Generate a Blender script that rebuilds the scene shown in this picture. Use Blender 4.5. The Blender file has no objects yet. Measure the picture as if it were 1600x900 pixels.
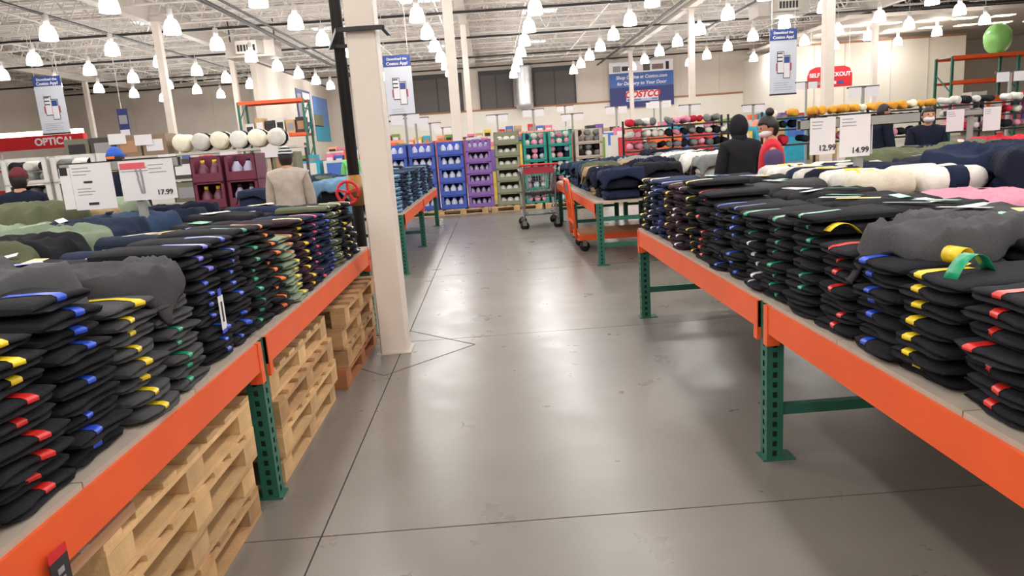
import bpy, bmesh, math, random
from mathutils import Vector, Matrix, noise
random.seed(7)
SC = bpy.context.scene
COL = SC.collection
PI = math.pi

# ---------------------------------------------------------------- camera, world, exposure
CAM_H, FPX = 1.6, 1100.0
pitch, roll, yaw = math.radians(11.6), math.radians(4.0), math.radians(0.9)
Fv = Vector((math.sin(yaw)*math.cos(pitch), math.cos(yaw)*math.cos(pitch), -math.sin(pitch)))
R0 = Vector((math.cos(yaw), -math.sin(yaw), 0)); U0 = R0.cross(Fv)
Rv = math.cos(roll)*R0 - math.sin(roll)*U0
Uv = math.sin(roll)*R0 + math.cos(roll)*U0
cd = bpy.data.cameras.new('camera'); cam = bpy.data.objects.new('camera', cd); COL.objects.link(cam)
cd.sensor_width = 36.0; cd.lens = 36.0*FPX/1600.0; cd.clip_end = 300; cd.clip_start = 0.05
cam.matrix_world = Matrix(((Rv.x, Uv.x, -Fv.x, 0), (Rv.y, Uv.y, -Fv.y, 0), (Rv.z, Uv.z, -Fv.z, CAM_H), (0, 0, 0, 1)))
SC.camera = cam
w = bpy.data.worlds.new('world'); SC.world = w; w.use_nodes = True
w.node_tree.nodes['Background'].inputs[0].default_value = (0.8, 0.85, 0.9, 1)
w.node_tree.nodes['Background'].inputs[1].default_value = 0.5
SC.view_settings.view_transform = 'Standard'; SC.view_settings.look = 'None'
SC.view_settings.exposure = 0.68; SC.view_settings.gamma = 1.0; SC.view_settings.use_curve_mapping = False
try: SC.cycles.use_denoising = True
except Exception: pass
LAMP_W = 24.0          # watts of each pendant lamp
GLOW = 17.0              # emission of the translucent lamp bells

# ---------------------------------------------------------------- helpers
def lin(c):
    return tuple((x/12.92 if x <= .04045 else ((x+.055)/1.055)**2.4) for x in [v/255. for v in c])
MATS = {}
def mat(name, rgb, rough=.6, metal=0., var=0., scale=8., bump=0., emit=0., bscale=60., spec=.5, trans=0.):
    if name in MATS: return MATS[name]
    m = bpy.data.materials.new(name); m.use_nodes = True; MATS[name] = m
    nt = m.node_tree; b = nt.nodes['Principled BSDF']; c = lin(rgb) + (1,)
    b.inputs['Base Color'].default_value = c; b.inputs['Roughness'].default_value = rough
    b.inputs['Metallic'].default_value = metal; b.inputs['Specular IOR Level'].default_value = spec
    if emit: b.inputs['Emission Color'].default_value = c; b.inputs['Emission Strength'].default_value = emit
    if trans: b.inputs['Transmission Weight'].default_value = trans
    if var or bump:
        tc = nt.nodes.new('ShaderNodeTexCoord')
    if var:
        n = nt.nodes.new('ShaderNodeTexNoise'); n.inputs['Scale'].default_value = scale; n.inputs['Detail'].default_value = 5
        nt.links.new(tc.outputs['Object'], n.inputs['Vector'])
        r = nt.nodes.new('ShaderNodeValToRGB')
        r.color_ramp.elements[0].position = .3; r.color_ramp.elements[1].position = .7
        r.color_ramp.elements[0].color = tuple(x*(1-var) for x in c[:3])+(1,)
        r.color_ramp.elements[1].color = tuple(min(1, x*(1+var)) for x in c[:3])+(1,)
        nt.links.new(n.outputs['Fac'], r.inputs['Fac']); nt.links.new(r.outputs['Color'], b.inputs['Base Color'])
    if bump:
        n2 = nt.nodes.new('ShaderNodeTexNoise'); n2.inputs['Scale'].default_value = bscale; n2.inputs['Detail'].default_value = 4
        nt.links.new(tc.outputs['Object'], n2.inputs['Vector'])
        bp = nt.nodes.new('ShaderNodeBump'); bp.inputs['Strength'].default_value = bump; bp.inputs['Distance'].default_value = .01
        nt.links.new(n2.outputs['Fac'], bp.inputs['Height']); nt.links.new(bp.outputs['Normal'], b.inputs['Normal'])
    return m

def vary(m, amt):
    nt = m.node_tree; b = nt.nodes['Principled BSDF']; oi = nt.nodes.new('ShaderNodeObjectInfo'); mr = nt.nodes.new('ShaderNodeMapRange'); hs = nt.nodes.new('ShaderNodeHueSaturation')
    mr.inputs['To Min'].default_value = 1-amt; mr.inputs['To Max'].default_value = 1+amt; nt.links.new(oi.outputs['Random'], mr.inputs['Value']); nt.links.new(mr.outputs['Result'], hs.inputs['Value'])
    src = b.inputs['Base Color'].links[0].from_socket if b.inputs['Base Color'].links else None
    if src: nt.links.new(src, hs.inputs['Color'])
    else: hs.inputs['Color'].default_value = b.inputs['Base Color'].default_value
    nt.links.new(hs.outputs['Color'], b.inputs['Base Color']); return m
def tag(o, label=None, cat=None, group=None, kind=None):
    if label: o['label'] = label
    if cat: o['category'] = cat
    if group: o['group'] = group
    if kind: o['kind'] = kind
    return o
def link(name, data, parent=None, loc=None, rot=None):
    o = bpy.data.objects.new(name, data); COL.objects.link(o)
    if parent: o.parent = parent
    if loc is not None: o.location = loc
    if rot is not None: o.rotation_euler = rot
    return o
def empty(name, label=None, cat=None, loc=(0,0,0), rz=0., group=None, kind=None):
    return tag(link(name, None, None, loc, (0,0,rz)), label, cat, group, kind)
KIDS = {}
def copy_tree(o, parent=None):
    c = o.copy(); COL.objects.link(c); c.parent = parent
    for ch in [k for k in o.children]: copy_tree(ch, c)
    return c

class MB:
    """collects shapes, builds one mesh"""
    def __init__(s): s.v = []; s.f = []; s.mi = []; s.cur = 0; s.sm = []
    def add(s, vs, fs, smooth=False):
        n = len(s.v); s.v += [tuple(v) for v in vs]
        for f in fs: s.f.append(tuple(i+n for i in f)); s.mi.append(s.cur); s.sm.append(smooth)
        return s
    def box(s, x0, y0, z0, x1, y1, z1, M=None):
        vs = [Vector(p) for p in ((x0,y0,z0),(x1,y0,z0),(x1,y1,z0),(x0,y1,z0),(x0,y0,z1),(x1,y0,z1),(x1,y1,z1),(x0,y1,z1))]
        if M is not None: vs = [M @ p for p in vs]
        return s.add(vs, [(0,3,2,1),(4,5,6,7),(0,1,5,4),(1,2,6,5),(2,3,7,6),(3,0,4,7)])
    def cbox(s, cx, cy, cz, sx, sy, sz, M=None):
        return s.box(cx-sx/2, cy-sy/2, cz-sz/2, cx+sx/2, cy+sy/2, cz+sz/2, M)
    def bar(s, a, b, t, t2=None, up=(0,0,1)):
        a = Vector(a); b = Vector(b); d = (b-a); L = d.length
        if L < 1e-6: return s
        d.normalize(); upv = Vector(up)
        if abs(d.dot(upv)) > .99: upv = Vector((1,0,0))
        r = d.cross(upv).normalized(); u = r.cross(d); t2 = t2 or t
        vs = []
        for p in (a, b):
            for sx, sz in ((-1,-1),(1,-1),(1,1),(-1,1)): vs.append(p + r*sx*t/2 + u*sz*t2/2)
        return s.add(vs, [(0,1,2,3),(7,6,5,4),(0,4,5,1),(1,5,6,2),(2,6,7,3),(3,7,4,0)])
    def tube(s, pts, r, n=8, closed=False):
        pts = [Vector(p) for p in pts]; rings = []; N = len(pts)
        for i, p in enumerate(pts):
            if closed: d = pts[(i+1) % N] - pts[i-1]
            else: d = pts[min(i+1, N-1)] - pts[max(i-1, 0)]
            d.normalize(); up = Vector((0,0,1)) if abs(d.z) < .95 else Vector((1,0,0))
            a = d.cross(up).normalized(); b = a.cross(d)
            rr = r[i] if isinstance(r, (list, tuple)) else r
            rings.append([p + a*math.cos(2*PI*k/n)*rr + b*math.sin(2*PI*k/n)*rr for k in range(n)])
        vs = [v for ring in rings for v in ring]; fs = []
        for i in range(N if closed else N-1):
            j = (i+1) % N
            for k in range(n): fs.append((i*n+k, j*n+k, j*n+(k+1) % n, i*n+(k+1) % n))
        if not closed: fs.append(tuple(range(n))); fs.append(tuple((N-1)*n+k for k in reversed(range(n))))
        return s.add(vs, fs, True)
    def lathe(s, prof, n=16, M=None, smooth=True):
        vs = []; fs = []
        for (r, z) in prof:
            for k in range(n):
                p = Vector((r*math.cos(2*PI*k/n), r*math.sin(2*PI*k/n), z)); vs.append(M @ p if M is not None else p)
        m = len(prof)
        for i in range(m-1):
            for k in range(n): fs.append((i*n+k, i*n+(k+1) % n, (i+1)*n+(k+1) % n, (i+1)*n+k))
        fs.append(tuple(reversed(range(n)))); fs.append(tuple((m-1)*n+k for k in range(n)))
        return s.add(vs, fs, smooth)
    def ell(s, c, r, nu=12, nv=8, fn=None):
        vs = []; fs = []
        for i in range(nv+1):
            th = PI*i/nv
            for k in range(nu):
                ph = 2*PI*k/nu; d = Vector((math.sin(th)*math.cos(ph), math.sin(th)*math.sin(ph), math.cos(th)))
                q = fn(d) if fn else 1.
                vs.append(Vector(c) + Vector((d.x*r[0]*q, d.y*r[1]*q, d.z*r[2]*q)))
        for i in range(nv):
            for k in range(nu): fs.append((i*nu+k, (i+1)*nu+k, (i+1)*nu+(k+1) % nu, i*nu+(k+1) % nu))
        return s.add(vs, fs, True)
    def prism(s, pts2, z0, z1, M=None):
        n = len(pts2); vs = [Vector((p[0], p[1], z0)) for p in pts2] + [Vector((p[0], p[1], z1)) for p in pts2]
        if M is not None: vs = [M @ v for v in vs]
        fs = [tuple(reversed(range(n))), tuple(range(n, 2*n))] + [(i, (i+1) % n, n+(i+1) % n, n+i) for i in range(n)]
        return s.add(vs, fs)
    def mesh(s, name, *mats):
        me = bpy.data.meshes.new(name); me.from_pydata(s.v, [], s.f)
        for m in mats: me.materials.append(m)
        if len(mats) > 1: me.polygons.foreach_set('material_index', s.mi)
        me.polygons.foreach_set('use_smooth', s.sm); me.validate(); me.update(); return me
    def build(s, name, m, parent=None, loc=None, rot=None):
        ms = m if isinstance(m, (list, tuple)) else [m]
        return link(name, s.mesh(name, *ms), parent, loc, rot)
def box_obj(name, m, b, parent=None, loc=None, rot=None): return MB().box(*b).build(name, m, parent, loc, rot)
def text_mesh(txt, size, m, shear=0., bold=0.):
    cu = bpy.data.curves.new('lettering', 'FONT'); cu.body = txt; cu.size = size; cu.align_x = 'CENTER'; cu.align_y = 'CENTER'
    cu.extrude = .004; cu.shear = shear; cu.offset = bold
    o = bpy.data.objects.new('tmp', cu); COL.objects.link(o)
    dg = bpy.context.evaluated_depsgraph_get(); me = bpy.data.meshes.new_from_object(o.evaluated_get(dg))
    bpy.data.objects.remove(o); me.materials.clear(); me.materials.append(m); return me
def text(name, txt, size, m, parent, loc, rot=(PI/2,0,0), shear=0., bold=0.):
    return link(name, text_mesh(txt, size, m, shear, bold), parent, loc, rot)
ORD = ['', 'first', 'second', 'third', 'fourth', 'fifth', 'sixth', 'seventh', 'eighth', 'ninth', 'tenth', 'eleventh', 'twelfth', 'thirteenth',
       'fourteenth', 'fifteenth', 'sixteenth', 'seventeenth', 'eighteenth', 'nineteenth', 'twentieth'] + ['%dth' % i for i in range(21, 100)]
def seen(x, y, z, m=0):
    p = Vector((x, y, z-CAM_H)); d = p.dot(Fv)
    if d <= .1: return False
    u = 800+FPX*p.dot(Rv)/d; v = 450-FPX*p.dot(Uv)/d
    return -m < u < 1600+m and -m < v < 900+m

# ---------------------------------------------------------------- materials
def floor_mat():
    m = bpy.data.materials.new('polished_concrete'); m.use_nodes = True; nt = m.node_tree; b = nt.nodes['Principled BSDF']
    ge = nt.nodes.new('ShaderNodeNewGeometry')
    def nz(sc, det, p0, p1, c0, c1, rough=.6):
        n = nt.nodes.new('ShaderNodeTexNoise'); n.inputs['Scale'].default_value = sc; n.inputs['Detail'].default_value = det; n.inputs['Roughness'].default_value = rough
        nt.links.new(ge.outputs['Position'], n.inputs['Vector'])
        r = nt.nodes.new('ShaderNodeValToRGB'); e = r.color_ramp.elements
        e[0].position = p0; e[1].position = p1; e[0].color = c0; e[1].color = c1
        nt.links.new(n.outputs['Fac'], r.inputs['Fac']); return n, r
    a = lin((122, 116, 110))+(1,); c = lin((134, 128, 121))+(1,)
    n1, r1 = nz(1.3, 8, .3, .72, a, c)
    n2, r2 = nz(14, 6, .25, .8, (.82,.82,.82,1), (1,1,1,1))
    mx = nt.nodes.new('ShaderNodeMixRGB'); mx.blend_type = 'MULTIPLY'; mx.inputs[0].default_value = .3
    nt.links.new(r1.outputs[0], mx.inputs[1]); nt.links.new(r2.outputs[0], mx.inputs[2]); nt.links.new(mx.outputs[0], b.inputs['Base Color'])
    n3, r3 = nz(3, 6, .3, .7, (.26,.26,.26,1), (.36,.36,.36,1)); nt.links.new(r3.outputs[0], b.inputs['Roughness'])
    b.inputs['Specular IOR Level'].default_value = .55
    bp = nt.nodes.new('ShaderNodeBump'); bp.inputs['Strength'].default_value = .05; bp.inputs['Distance'].default_value = .01
    nt.links.new(n2.outputs['Fac'], bp.inputs['Height']); nt.links.new(bp.outputs['Normal'], b.inputs['Normal'])
    return m
M_FLOOR = floor_mat()
M_JOINT = mat('joint_sealant', (78, 68, 58), .8)
M_WALL = mat('wall_beige', (205, 194, 182), .7, var=.03, scale=1)
M_WALLW = mat('wall_white', (226, 220, 208), .7, var=.02, scale=1)
M_DECK = mat('roof_deck_white', (214, 208, 203), .55, var=.06, scale=2)
M_STEEL = mat('white_steel', (216, 210, 204), .5)
M_GIRD = mat('girder_grey', (196, 189, 180), .55)
M_COL = mat('column_paint', (222, 210, 199), .5, var=.03, scale=3)
M_BLACK = mat('black_pipe', (28, 27, 28), .45)
M_DARK = mat('dark_panel', (88, 83, 80), .7)
M_TRIM = mat('brown_trim', (158, 112, 84), .6)
M_ORANGE = mat('rack_orange', (232, 92, 40), .42, var=.05, scale=4)
M_GREEN = mat('rack_green', (38, 100, 82), .42, var=.08, scale=6)
M_PLY = mat('deck_board', (176, 164, 150), .7, var=.07, scale=9)
M_WOOD = mat('pallet_wood', (206, 168, 120), .75, var=.16, scale=7, bump=.25)
M_WOOD2 = mat('pallet_wood_worn', (186, 146, 102), .78, var=.2, scale=6, bump=.3)
M_WOODR = mat('pallet_wood_reddish', (170, 108, 70), .78, var=.18, scale=6, bump=.3)
for m_ in (M_WOOD, M_WOOD2, M_WOODR): vary(m_, .2)
M_CARD = mat('cardboard', (178, 134, 100), .8, var=.05)
M_WHITE = mat('card_white', (226, 222, 226), .6)
M_GREYP = mat('sign_grey', (150, 150, 146), .45)
M_PRINT = mat('print_grey', (150, 146, 150), .7)
M_INK = mat('print_black', (46, 42, 46), .7)
M_RED = mat('red', (206, 36, 44), .5)
M_BLUE = mat('banner_blue', (52, 74, 140), .55)
M_NAVY = mat('banner_navy', (44, 52, 112), .55)
M_CHROME = mat('cart_metal', (140, 138, 140), .35, .8)
M_RUBBER = mat('rubber', (30, 29, 30), .6)
M_SILVER = mat('duct_silver', (205, 206, 206), .35, .6, bump=.6, bscale=2)
M_SKIN = mat('skin', (190, 138, 112), .55)
M_HAIR = mat('hair', (32, 24, 22), .5)
M_LAMP = mat('lamp_glow', (255, 252, 248), .4, emit=GLOW)
M_SKY = mat('skylight_glow', (214, 236, 255), .4, emit=2.0)
M_TROF = mat('troffer_glow', (255, 238, 205), .4, emit=3.0)
def cloth(name, rgb, var=.12): return vary(mat('cloth_'+name, rgb, .92, var=var, scale=10, bump=.35, bscale=90, spec=.15), .18)
CL = {k: cloth(k, v) for k, v in dict(black=(36,36,40), charcoal=(74,74,76), navy=(38,46,72), maroon=(54,36,44), olive=(92,96,74), grey=(128,130,128), jean=(50,66,92),
      darkjean=(36,44,62), lightjean=(112,150,178), khaki=(168,142,108), white=(222,218,210), pink=(222,150,170), paleblue=(186,210,222), sage=(132,146,124), red=(188,44,60), ink=(28,32,48), cream=(232,226,204), mustard=(222,160,64)).items()}
ST = {k: mat('strip_'+k, v, .3) for k, v in dict(yellow=(236,206,40), blue=(44,82,206), red=(214,46,42), green=(22,150,106), orange=(240,116,40), purple=(112,112,214), white=(224,220,226), pink=(230,52,92)).items()}

# ---------------------------------------------------------------- floor, walls, roof
XL, XR, YB, YF, ZR = -33., 42., -12., 58., 8.7
fl = box_obj('floor', M_JOINT, (XL, YB, -.2, XR, YF, -.012)); tag(fl, 'polished grey concrete warehouse floor with sawn joints', None, None, 'structure')
xs = [XL] + [-.85 + 4.57*k for k in range(-7, 10) if XL < -.85+4.57*k < XR] + [XR]
ys = [YB] + [5.83 + 3.05*k for k in range(-5, 18) if YB < 5.83+3.05*k < YF] + [YF]
SLAB = {}
for i in range(len(xs)-1):
    for j in range(len(ys)-1):
        wx, wy = xs[i+1]-xs[i], ys[j+1]-ys[j]; key = (round(wx, 2), round(wy, 2))
        if key not in SLAB: SLAB[key] = MB().box(-wx/2+.004, -wy/2+.004, -.04, wx/2-.004, wy/2-.004, 0).mesh('slab', M_FLOOR)
        link('slab', SLAB[key], fl, ((xs[i]+xs[i+1])/2, (ys[j]+ys[j+1])/2, 0))
dj = MB()                                                   # diamond isolation joint round the column base
dp = [(-.9, 4.95), (-.25, 5.6), (-.9, 6.25), (-1.55, 5.6)]
for a, b in zip(dp, dp[1:]+dp[:1]): dj.bar((a[0], a[1], .0005), (b[0], b[1], .0005), .009, .002)
dj.build('isolation_joint', M_JOINT, fl)
def wall(name, m, b, label): return tag(box_obj(name, m, b), label, None, None, 'structure')
wall('wall_left', M_WALL, (XL-.3, YB, 0, XL, YF, ZR), 'beige far side wall of the warehouse')
wall('wall_right', M_WALL, (XR, YB, 0, XR+.3, YF, ZR), 'beige far side wall on the checkout side')
wall('wall_behind', M_WALL, (XL, YB-.3, 0, XR, YB, ZR), 'beige wall behind the photographer')
wb = wall('wall_back', M_WALL, (XL, YF, 0, XR, YF+.3, ZR), 'long beige back wall with darker loading bays')
box_obj('lower_panel', M_WALLW, (-9, YF-.06, 0, 22, YF, 4.25), wb)
box_obj('brown_rail', M_TRIM, (-9, YF-.1, 4.25, 22, YF, 4.4), wb)
for x in [-31+3.1*k for k in range(23)]: box_obj('panel_seam', M_GIRD, (x, YF-.03, 4.4, x+.06, YF, ZR), wb)
box_obj('wall_coping', M_BLACK, (XL, YF-.12, 7.9, -13.5, YF, 8.1), wb)
for (a, b) in ((-5.9, -1.9), (-.6, 2.1), (3.7, 7.1)):
    box_obj('bay_panel', M_DARK, (a, YF-.2, 4.4, b, YF, 7.0), wb); box_obj('bay_header', M_BLACK, (a, YF-.3, 6.95, b, YF, 7.3), wb)
    for x in (a+.1, (a+b)/2, b-.1): box_obj('bay_mullion', M_BLACK, (x-.05, YF-.24, 4.4, x+.05, YF-.2, 7.0), wb)
tag(MB().tube([(2.9, YF-1.1, 4.2+.34*k) for k in range(11)], [.66+.03*(k % 2) for k in range(11)], 18).bar((2.5, YF-.8, 7.5), (2.5, YF-.8, 8.66), .05).bar((3.3, YF-.8, 7.5), (3.3, YF-.8, 8.66), .05).build('insulated_duct', M_SILVER), 'silver wrapped vertical duct between the dark loading bays', 'duct')
# partition on the left with posters, checkout block on the right
wp = wall('wall_partition', M_WALL, (-12.8, 40.5, 0, -12.5, 57.8, 6.85), 'beige partition wall carrying posters on the left')
box_obj('top_rail', M_DARK, (-12.85, 40.5, 6.85, -12.45, 57.8, 6.95), wp)
wc = wall('wall_checkout', M_WALLW, (20.5, 49.7, 0, 33, 50, 6.7), 'white wall behind the checkouts')
box_obj('brown_rail', M_TRIM, (20.5, 49.6, 6.7, 33, 50, 6.84), wc)
box_obj('side_return', M_WALLW, (20.5, 50, 0, 20.8, YF, 6.7), wc)
for x in (22.5, 24.6, 27.8, 30.4): box_obj('panel_seam', M_GIRD, (x, 49.66, 0, x+.05, 49.7, 6.7), wc)
sf = wall('ceiling_soffit', M_WALL, (20.5, 41, 7.1, 41, 57, 7.3), 'low soffit with recessed lights over the checkouts')
for i in range(8):
    for j in range(2):
        box_obj('recessed_light', M_TROF, (21.5+2.3*i, 43.6+3.4*j, 7.06, 22.7+2.3*i, 44.2+3.4*j, 7.1), sf)
# roof deck with ribs, joists, girders
rd = MB(); rd.box(XL, YB, ZR, XR, YF, ZR+.1)
for k in range(int((YF-YB)/.6)): rd.box(XL, YB+.6*k, ZR-.05, XR, YB+.6*k+.22, ZR)
tag(rd.build('ceiling', M_DECK), 'white ribbed steel roof deck', None, None, 'structure')
jm = MB(); J0, J1 = 7.75, 8.6
jm.box(XL, -.06, J1, XR, .06, J1+.07); jm.box(XL, -.05, J0, XR, .05, J0+.05)
n = 84; dx = (XR-XL)/n
for i in range(n):
    a = XL+dx*i; jm.bar((a, 0, J0+.03), (a+dx/2, 0, J1+.02), .045); jm.bar((a+dx/2, 0, J1+.02), (a+dx, 0, J0+.03), .045)
jme = jm.mesh('ceiling_joist', M_STEEL)
for k in range(30):
    y = -2.4+2.1*k
    if y < YF-.3: tag(link('ceiling_joist', jme, None, (0, y, 0)), 'white open-web steel roof joist spanning across the store', None, 'roof joists', 'structure')
for i, x in enumerate((-26.5, -13.8, -.9, 10.3, 22)):
    g = MB(); g.box(x-.2, YB, 7.5, x+.2, YF, 7.56); g.box(x-.2, YB, 8.3, x+.2, YF, 8.36); g.box(x-.12, YB, 7.56, x+.12, YF, 8.3)
    tag(g.build('ceiling_girder', M_GIRD), 'grey steel roof girder running along the store', None, 'roof girders', 'structure')
for x in range(-30, 42, 4): tag(box_obj('ceiling_bridging', M_STEEL, (x, -2, 7.7, x+.06, YF, 7.74)), 'thin white bridging bar tying the roof joists together', None, 'roof bridging', 'structure')
# skylights
for i, (x, y) in enumerate(((-9.4, 26), (-16, 37), (-2.9, 36), (-3, 52), (3.4, 29), (3.2, 41), (3.5, 53), (13.5, 39), (13.4, 30.5), (-8.5, 42), (19, 37), (15, 50))):
    s = empty('window_%d' % (i+1), 'bright skylight let into the white roof deck', None, (x, y, ZR-.09), 0, 'skylights', 'structure')
    box_obj('pane', M_SKY, (-.95, -.55, 0, -.03, .55, .03), s); box_obj('pane', M_SKY, (.03, -.55, 0, .95, .55, .03), s)
    f = MB(); f.box(-1.05, -.65, -.02, 1.05, -.55, .04); f.box(-1.05, .55, -.02, 1.05, .65, .04); f.box(-1.05, -.55, -.02, -.95, .55, .04); f.box(.95, -.55, -.02, 1.05, .55, .04); f.box(-.03, -.55, -.02, .03, .55, .04)
    f.build('skylight_frame', M_STEEL, s)
# black sprinkler mains
def pipe(name, pts, r, label, m=M_BLACK): return tag(MB().tube(pts, r, 8).build(name, m), label, 'pipe')
for i, (y, t) in enumerate(((19.5, 'nearest'), (25.2, 'second nearest'), (33, 'third nearest'), (40.6, 'fourth nearest'), (49.5, 'fifth nearest'), (56, 'farthest'))):
    pipe('sprinkler_pipe', [(XL, y, 7.42), (XR if y < 41 else 20.3, y, 7.42)], .055, 'black sprinkler pipe crossing under the roof, %s of the crossing pipes' % t)
pipe('sprinkler_main', [(-9.5, YB, 7.1), (-9.5, YF, 7.1)], .09, 'thick black pipe running away under the roof on the left')
pipe('sprinkler_main', [(-9.0, YB, 7.15), (-9.0, YF, 7.15)], .05, 'thin black pipe beside the thick one on the left')
pipe('sprinkler_main', [(8.9, YB, 7.2), (8.9, YF, 7.2)], .07, 'black pipe running away beside the right-hand girder')
pipe('sprinkler_main', [(-15.5, YB, 7.2), (-15.5, YF, 7.2)], .05, 'black pipe running away near the far left lamps')
pipe('sprinkler_main', [(12.6, YB, 7.2), (12.6, YF, 7.2)], .05, 'black pipe running away right of the right-hand girder')
# columns
def column(x, y, wd, label, near=False):
    c = empty('steel_column', label, 'column', (x, y, 0), 0, None if near else 'roof columns')
    b = MB(); h = wd/2; e = .012
    b.prism([(-h+e,-h),(h-e,-h),(h,-h+e),(h,h-e),(h-e,h),(-h+e,h),(-h,h-e),(-h,-h+e)], 0, 7.5); b.build('shaft', M_COL, c)
    box_obj('base_plate', M_GIRD, (-h-.03, -h-.03, 0, h+.03, h+.03, .008), c); box_obj('cap_plate', M_GIRD, (-h-.08, -h-.08, 7.46, h+.08, h+.08, 7.5), c)
    return c
column(-.9, 5.62, .22, 'tall beige square steel column standing in the aisle beside the left table', True)
for x, y, t in ((-.95, 21.2, 'beyond the purple crates, the nearer of two in line'), (-.95, 36.8, 'beyond the purple crates, the farther of two in line'), (10.0, 21.2, 'thick one in front of the red checkout sign'),
             (10.3, 36.4, 'between the hanging banner and the big blue sign'), (10.45, 52.5, 'thin one in front of the big blue sign'), (22, 41, 'right of the red checkout sign'),
             (-13.4, 31, 'left, between the rolls and the blue cap'), (-13.9, 41, 'left, behind the white rolls'), (-26.4, 49, 'just right of the far-left hanging banner')):
    column(x, y, .28, 'beige roof column, '+t)
# standpipe with red valve wheel, clamped to the column
sp = empty('fire_standpipe', 'black fire standpipe with red hand wheel behind the aisle column', 'standpipe', (-1.23, 6.36, 0))
MB().tube([(0,0,0),(0,0,7.4)], .05, 12).build('pipe', M_BLACK, sp)
v = MB(); v.tube([(0,0,1.28),(-.02,-.12,1.28)], .045, 10); v.tube([(0,0,1.15),(0,0,1.42)], .066, 10); v.build('valve_body', mat('brass', (150, 110, 60), .4, .7), sp)
wh = MB(); wc_ = (-.03, -.2, 1.28)
wh.tube([(wc_[0]+.095*math.cos(2*PI*k/20), -.2, 1.28+.095*math.sin(2*PI*k/20)) for k in range(20)], .014, 6, True)
for k in range(5): wh.bar(wc_, (wc_[0]+.092*math.cos(2*PI*k/5+.3), -.2, 1.28+.092*math.sin(2*PI*k/5+.3)), .02)
wh.tube([(-.02,-.1,1.28),(-.03,-.215,1.28)], .02, 8); wh.build('hand_wheel', M_RED, sp)
st = MB(); st.bar((.17,-.88,2.5),(.5,-.88,2.5),.03); st.bar((.17,-.88,2.5),(-.07,-.02,2.5),.03); st.bar((.5,-.88,2.5),(.5,-.56,2.5),.03); st.bar((-.07,-.06,2.5),(.09,-.06,2.5),.03)
st.build('strut_clamp', M_BLACK, sp)

# ---------------------------------------------------------------- pendant lamps on a grid
lm = MB(); lm.lathe([(.1,.5),(.14,.49),(.2,.42),(.245,.3),(.275,.15),(.285,0)], 20); LBELL = lm.mesh('lamp_bell', M_LAMP)
LHOUS = MB().lathe([(.06,.85),(.1,.83),(.1,.52),(.08,.48)], 12).mesh('ballast', M_STEEL)
LROD = MB().bar((0,0,.85),(0,0,2.46),.02).mesh('hanger', M_STEEL)
LBAR = MB().bar((-.9,0,1.22),(.9,0,1.22),.04).mesh('support_channel', M_STEEL)
LL = bpy.data.lights.new('lamp', 'AREA'); LL.shape = 'DISK'; LL.size = .55; LL.energy = LAMP_W; LL.color = (1, .99, .97)
LX = [(-22.9,27.1),(-18.95,27.4),(-15.05,26.2),(-10.95,26.6),(-6.75,27.2),(-2.35,27.4),(2.0,27.5),(6.35,27.5),(10.64,27.7),(14.75,27.5),(19.4,27.4),(23.1,27.0),(27.4,27.2)]
for i, (x, y0) in enumerate(LX):
    near = 0; far_ = 0
    for k in range(-9, 7):
        y = y0+4.2*k
        vis = seen(x, y, 6.7, 30)
        if not vis and (abs(x) > 16 or y > 30): continue
        if vis: near += 1; lab = 'glowing bell pendant lamp, %s lamp row from the left, %s nearest in that row' % (ORD[i+1], ORD[near])
        else: far_ += 1; lab = 'bell pendant lamp outside the frame, %s lamp row from left, %s lamp' % (ORD[i+1], ORD[far_])
        o = empty('pendant_lamp', lab, 'lamp', (x, y, 6.2), 0, 'pendant lamps')
        link('lamp_bell', LBELL, o); link('ballast', LHOUS, o); link('hanger', LROD, o); link('support_channel', LBAR, o)
        l = link('lamp_light', LL, o, (0, 0, -.02))
# hvac units
for x, y, t in ((-11.4, 37, 'left of the aisle column'), (14.1, 35, 'above the right-hand girder column')):
    u = empty('ceiling_air_unit', 'grey box air unit with slotted outlet hung from the roof, '+t, 'air unit', (x, y, 6.6))
    b = MB(); b.box(-1.2,-.6,0,1.2,.6,.75); b.prism([(-.7,0),(.7,0),(.5,.55),(-.5,.55)], 0, .6, Matrix.Translation((0,-.6,.1)) @ Matrix.Rotation(PI, 4, 'Z')); b.build('housing', M_GIRD, u)
    for k in range(6): box_obj('outlet_slot', M_BLACK, (-.42+.15*k, -1.17, .2, -.32+.15*k, -1.14, .5), u)
    for xx in (-1.1, 1.1): MB().bar((xx,0,.75),(xx,0,1.9),.05).build('hanger', M_BLACK, u)

# ---------------------------------------------------------------- rack tables
def post_mesh(h):
    m = MB(); a = .04
    for sx in (-1, 1):
        for sy in (-1, 1):
            m.box(*(sorted((sx*a, sx*.011))[0], sorted((sy*a, sy*.037))[0], 0, sorted((sx*a, sx*.011))[1], sorted((sy*a, sy*.037))[1], h))
            m.box(*(sorted((sx*a, sx*.037))[0], sorted((sy*.037, sy*.011))[0], 0, sorted((sx*a, sx*.037))[1], sorted((sy*.037, sy*.011))[1], h))
    z = 0.
    while z < h-.01:
        z1 = min(z+.022, h)
        for s in (-1, 1):
            m.box(-.011, min(s*a, s*.037), z, .011, max(s*a, s*.037), z1); m.box(min(s*a, s*.037), -.011, z, max(s*a, s*.037), .011, z1)
        z += .05
    return m.mesh('post', M_GREEN)
POST = post_mesh(.79)
CORE = MB().box(-.03,-.03,.001,.03,.03,.785).mesh('shade_core', mat('rack_green_shade', (14, 38, 32), .7))  # added core; its near-black green paints in the shade behind the holes
FOOT = MB().box(-.06,-.05,0,.1,.05,.008).mesh('base_plate', M_GREEN)
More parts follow.
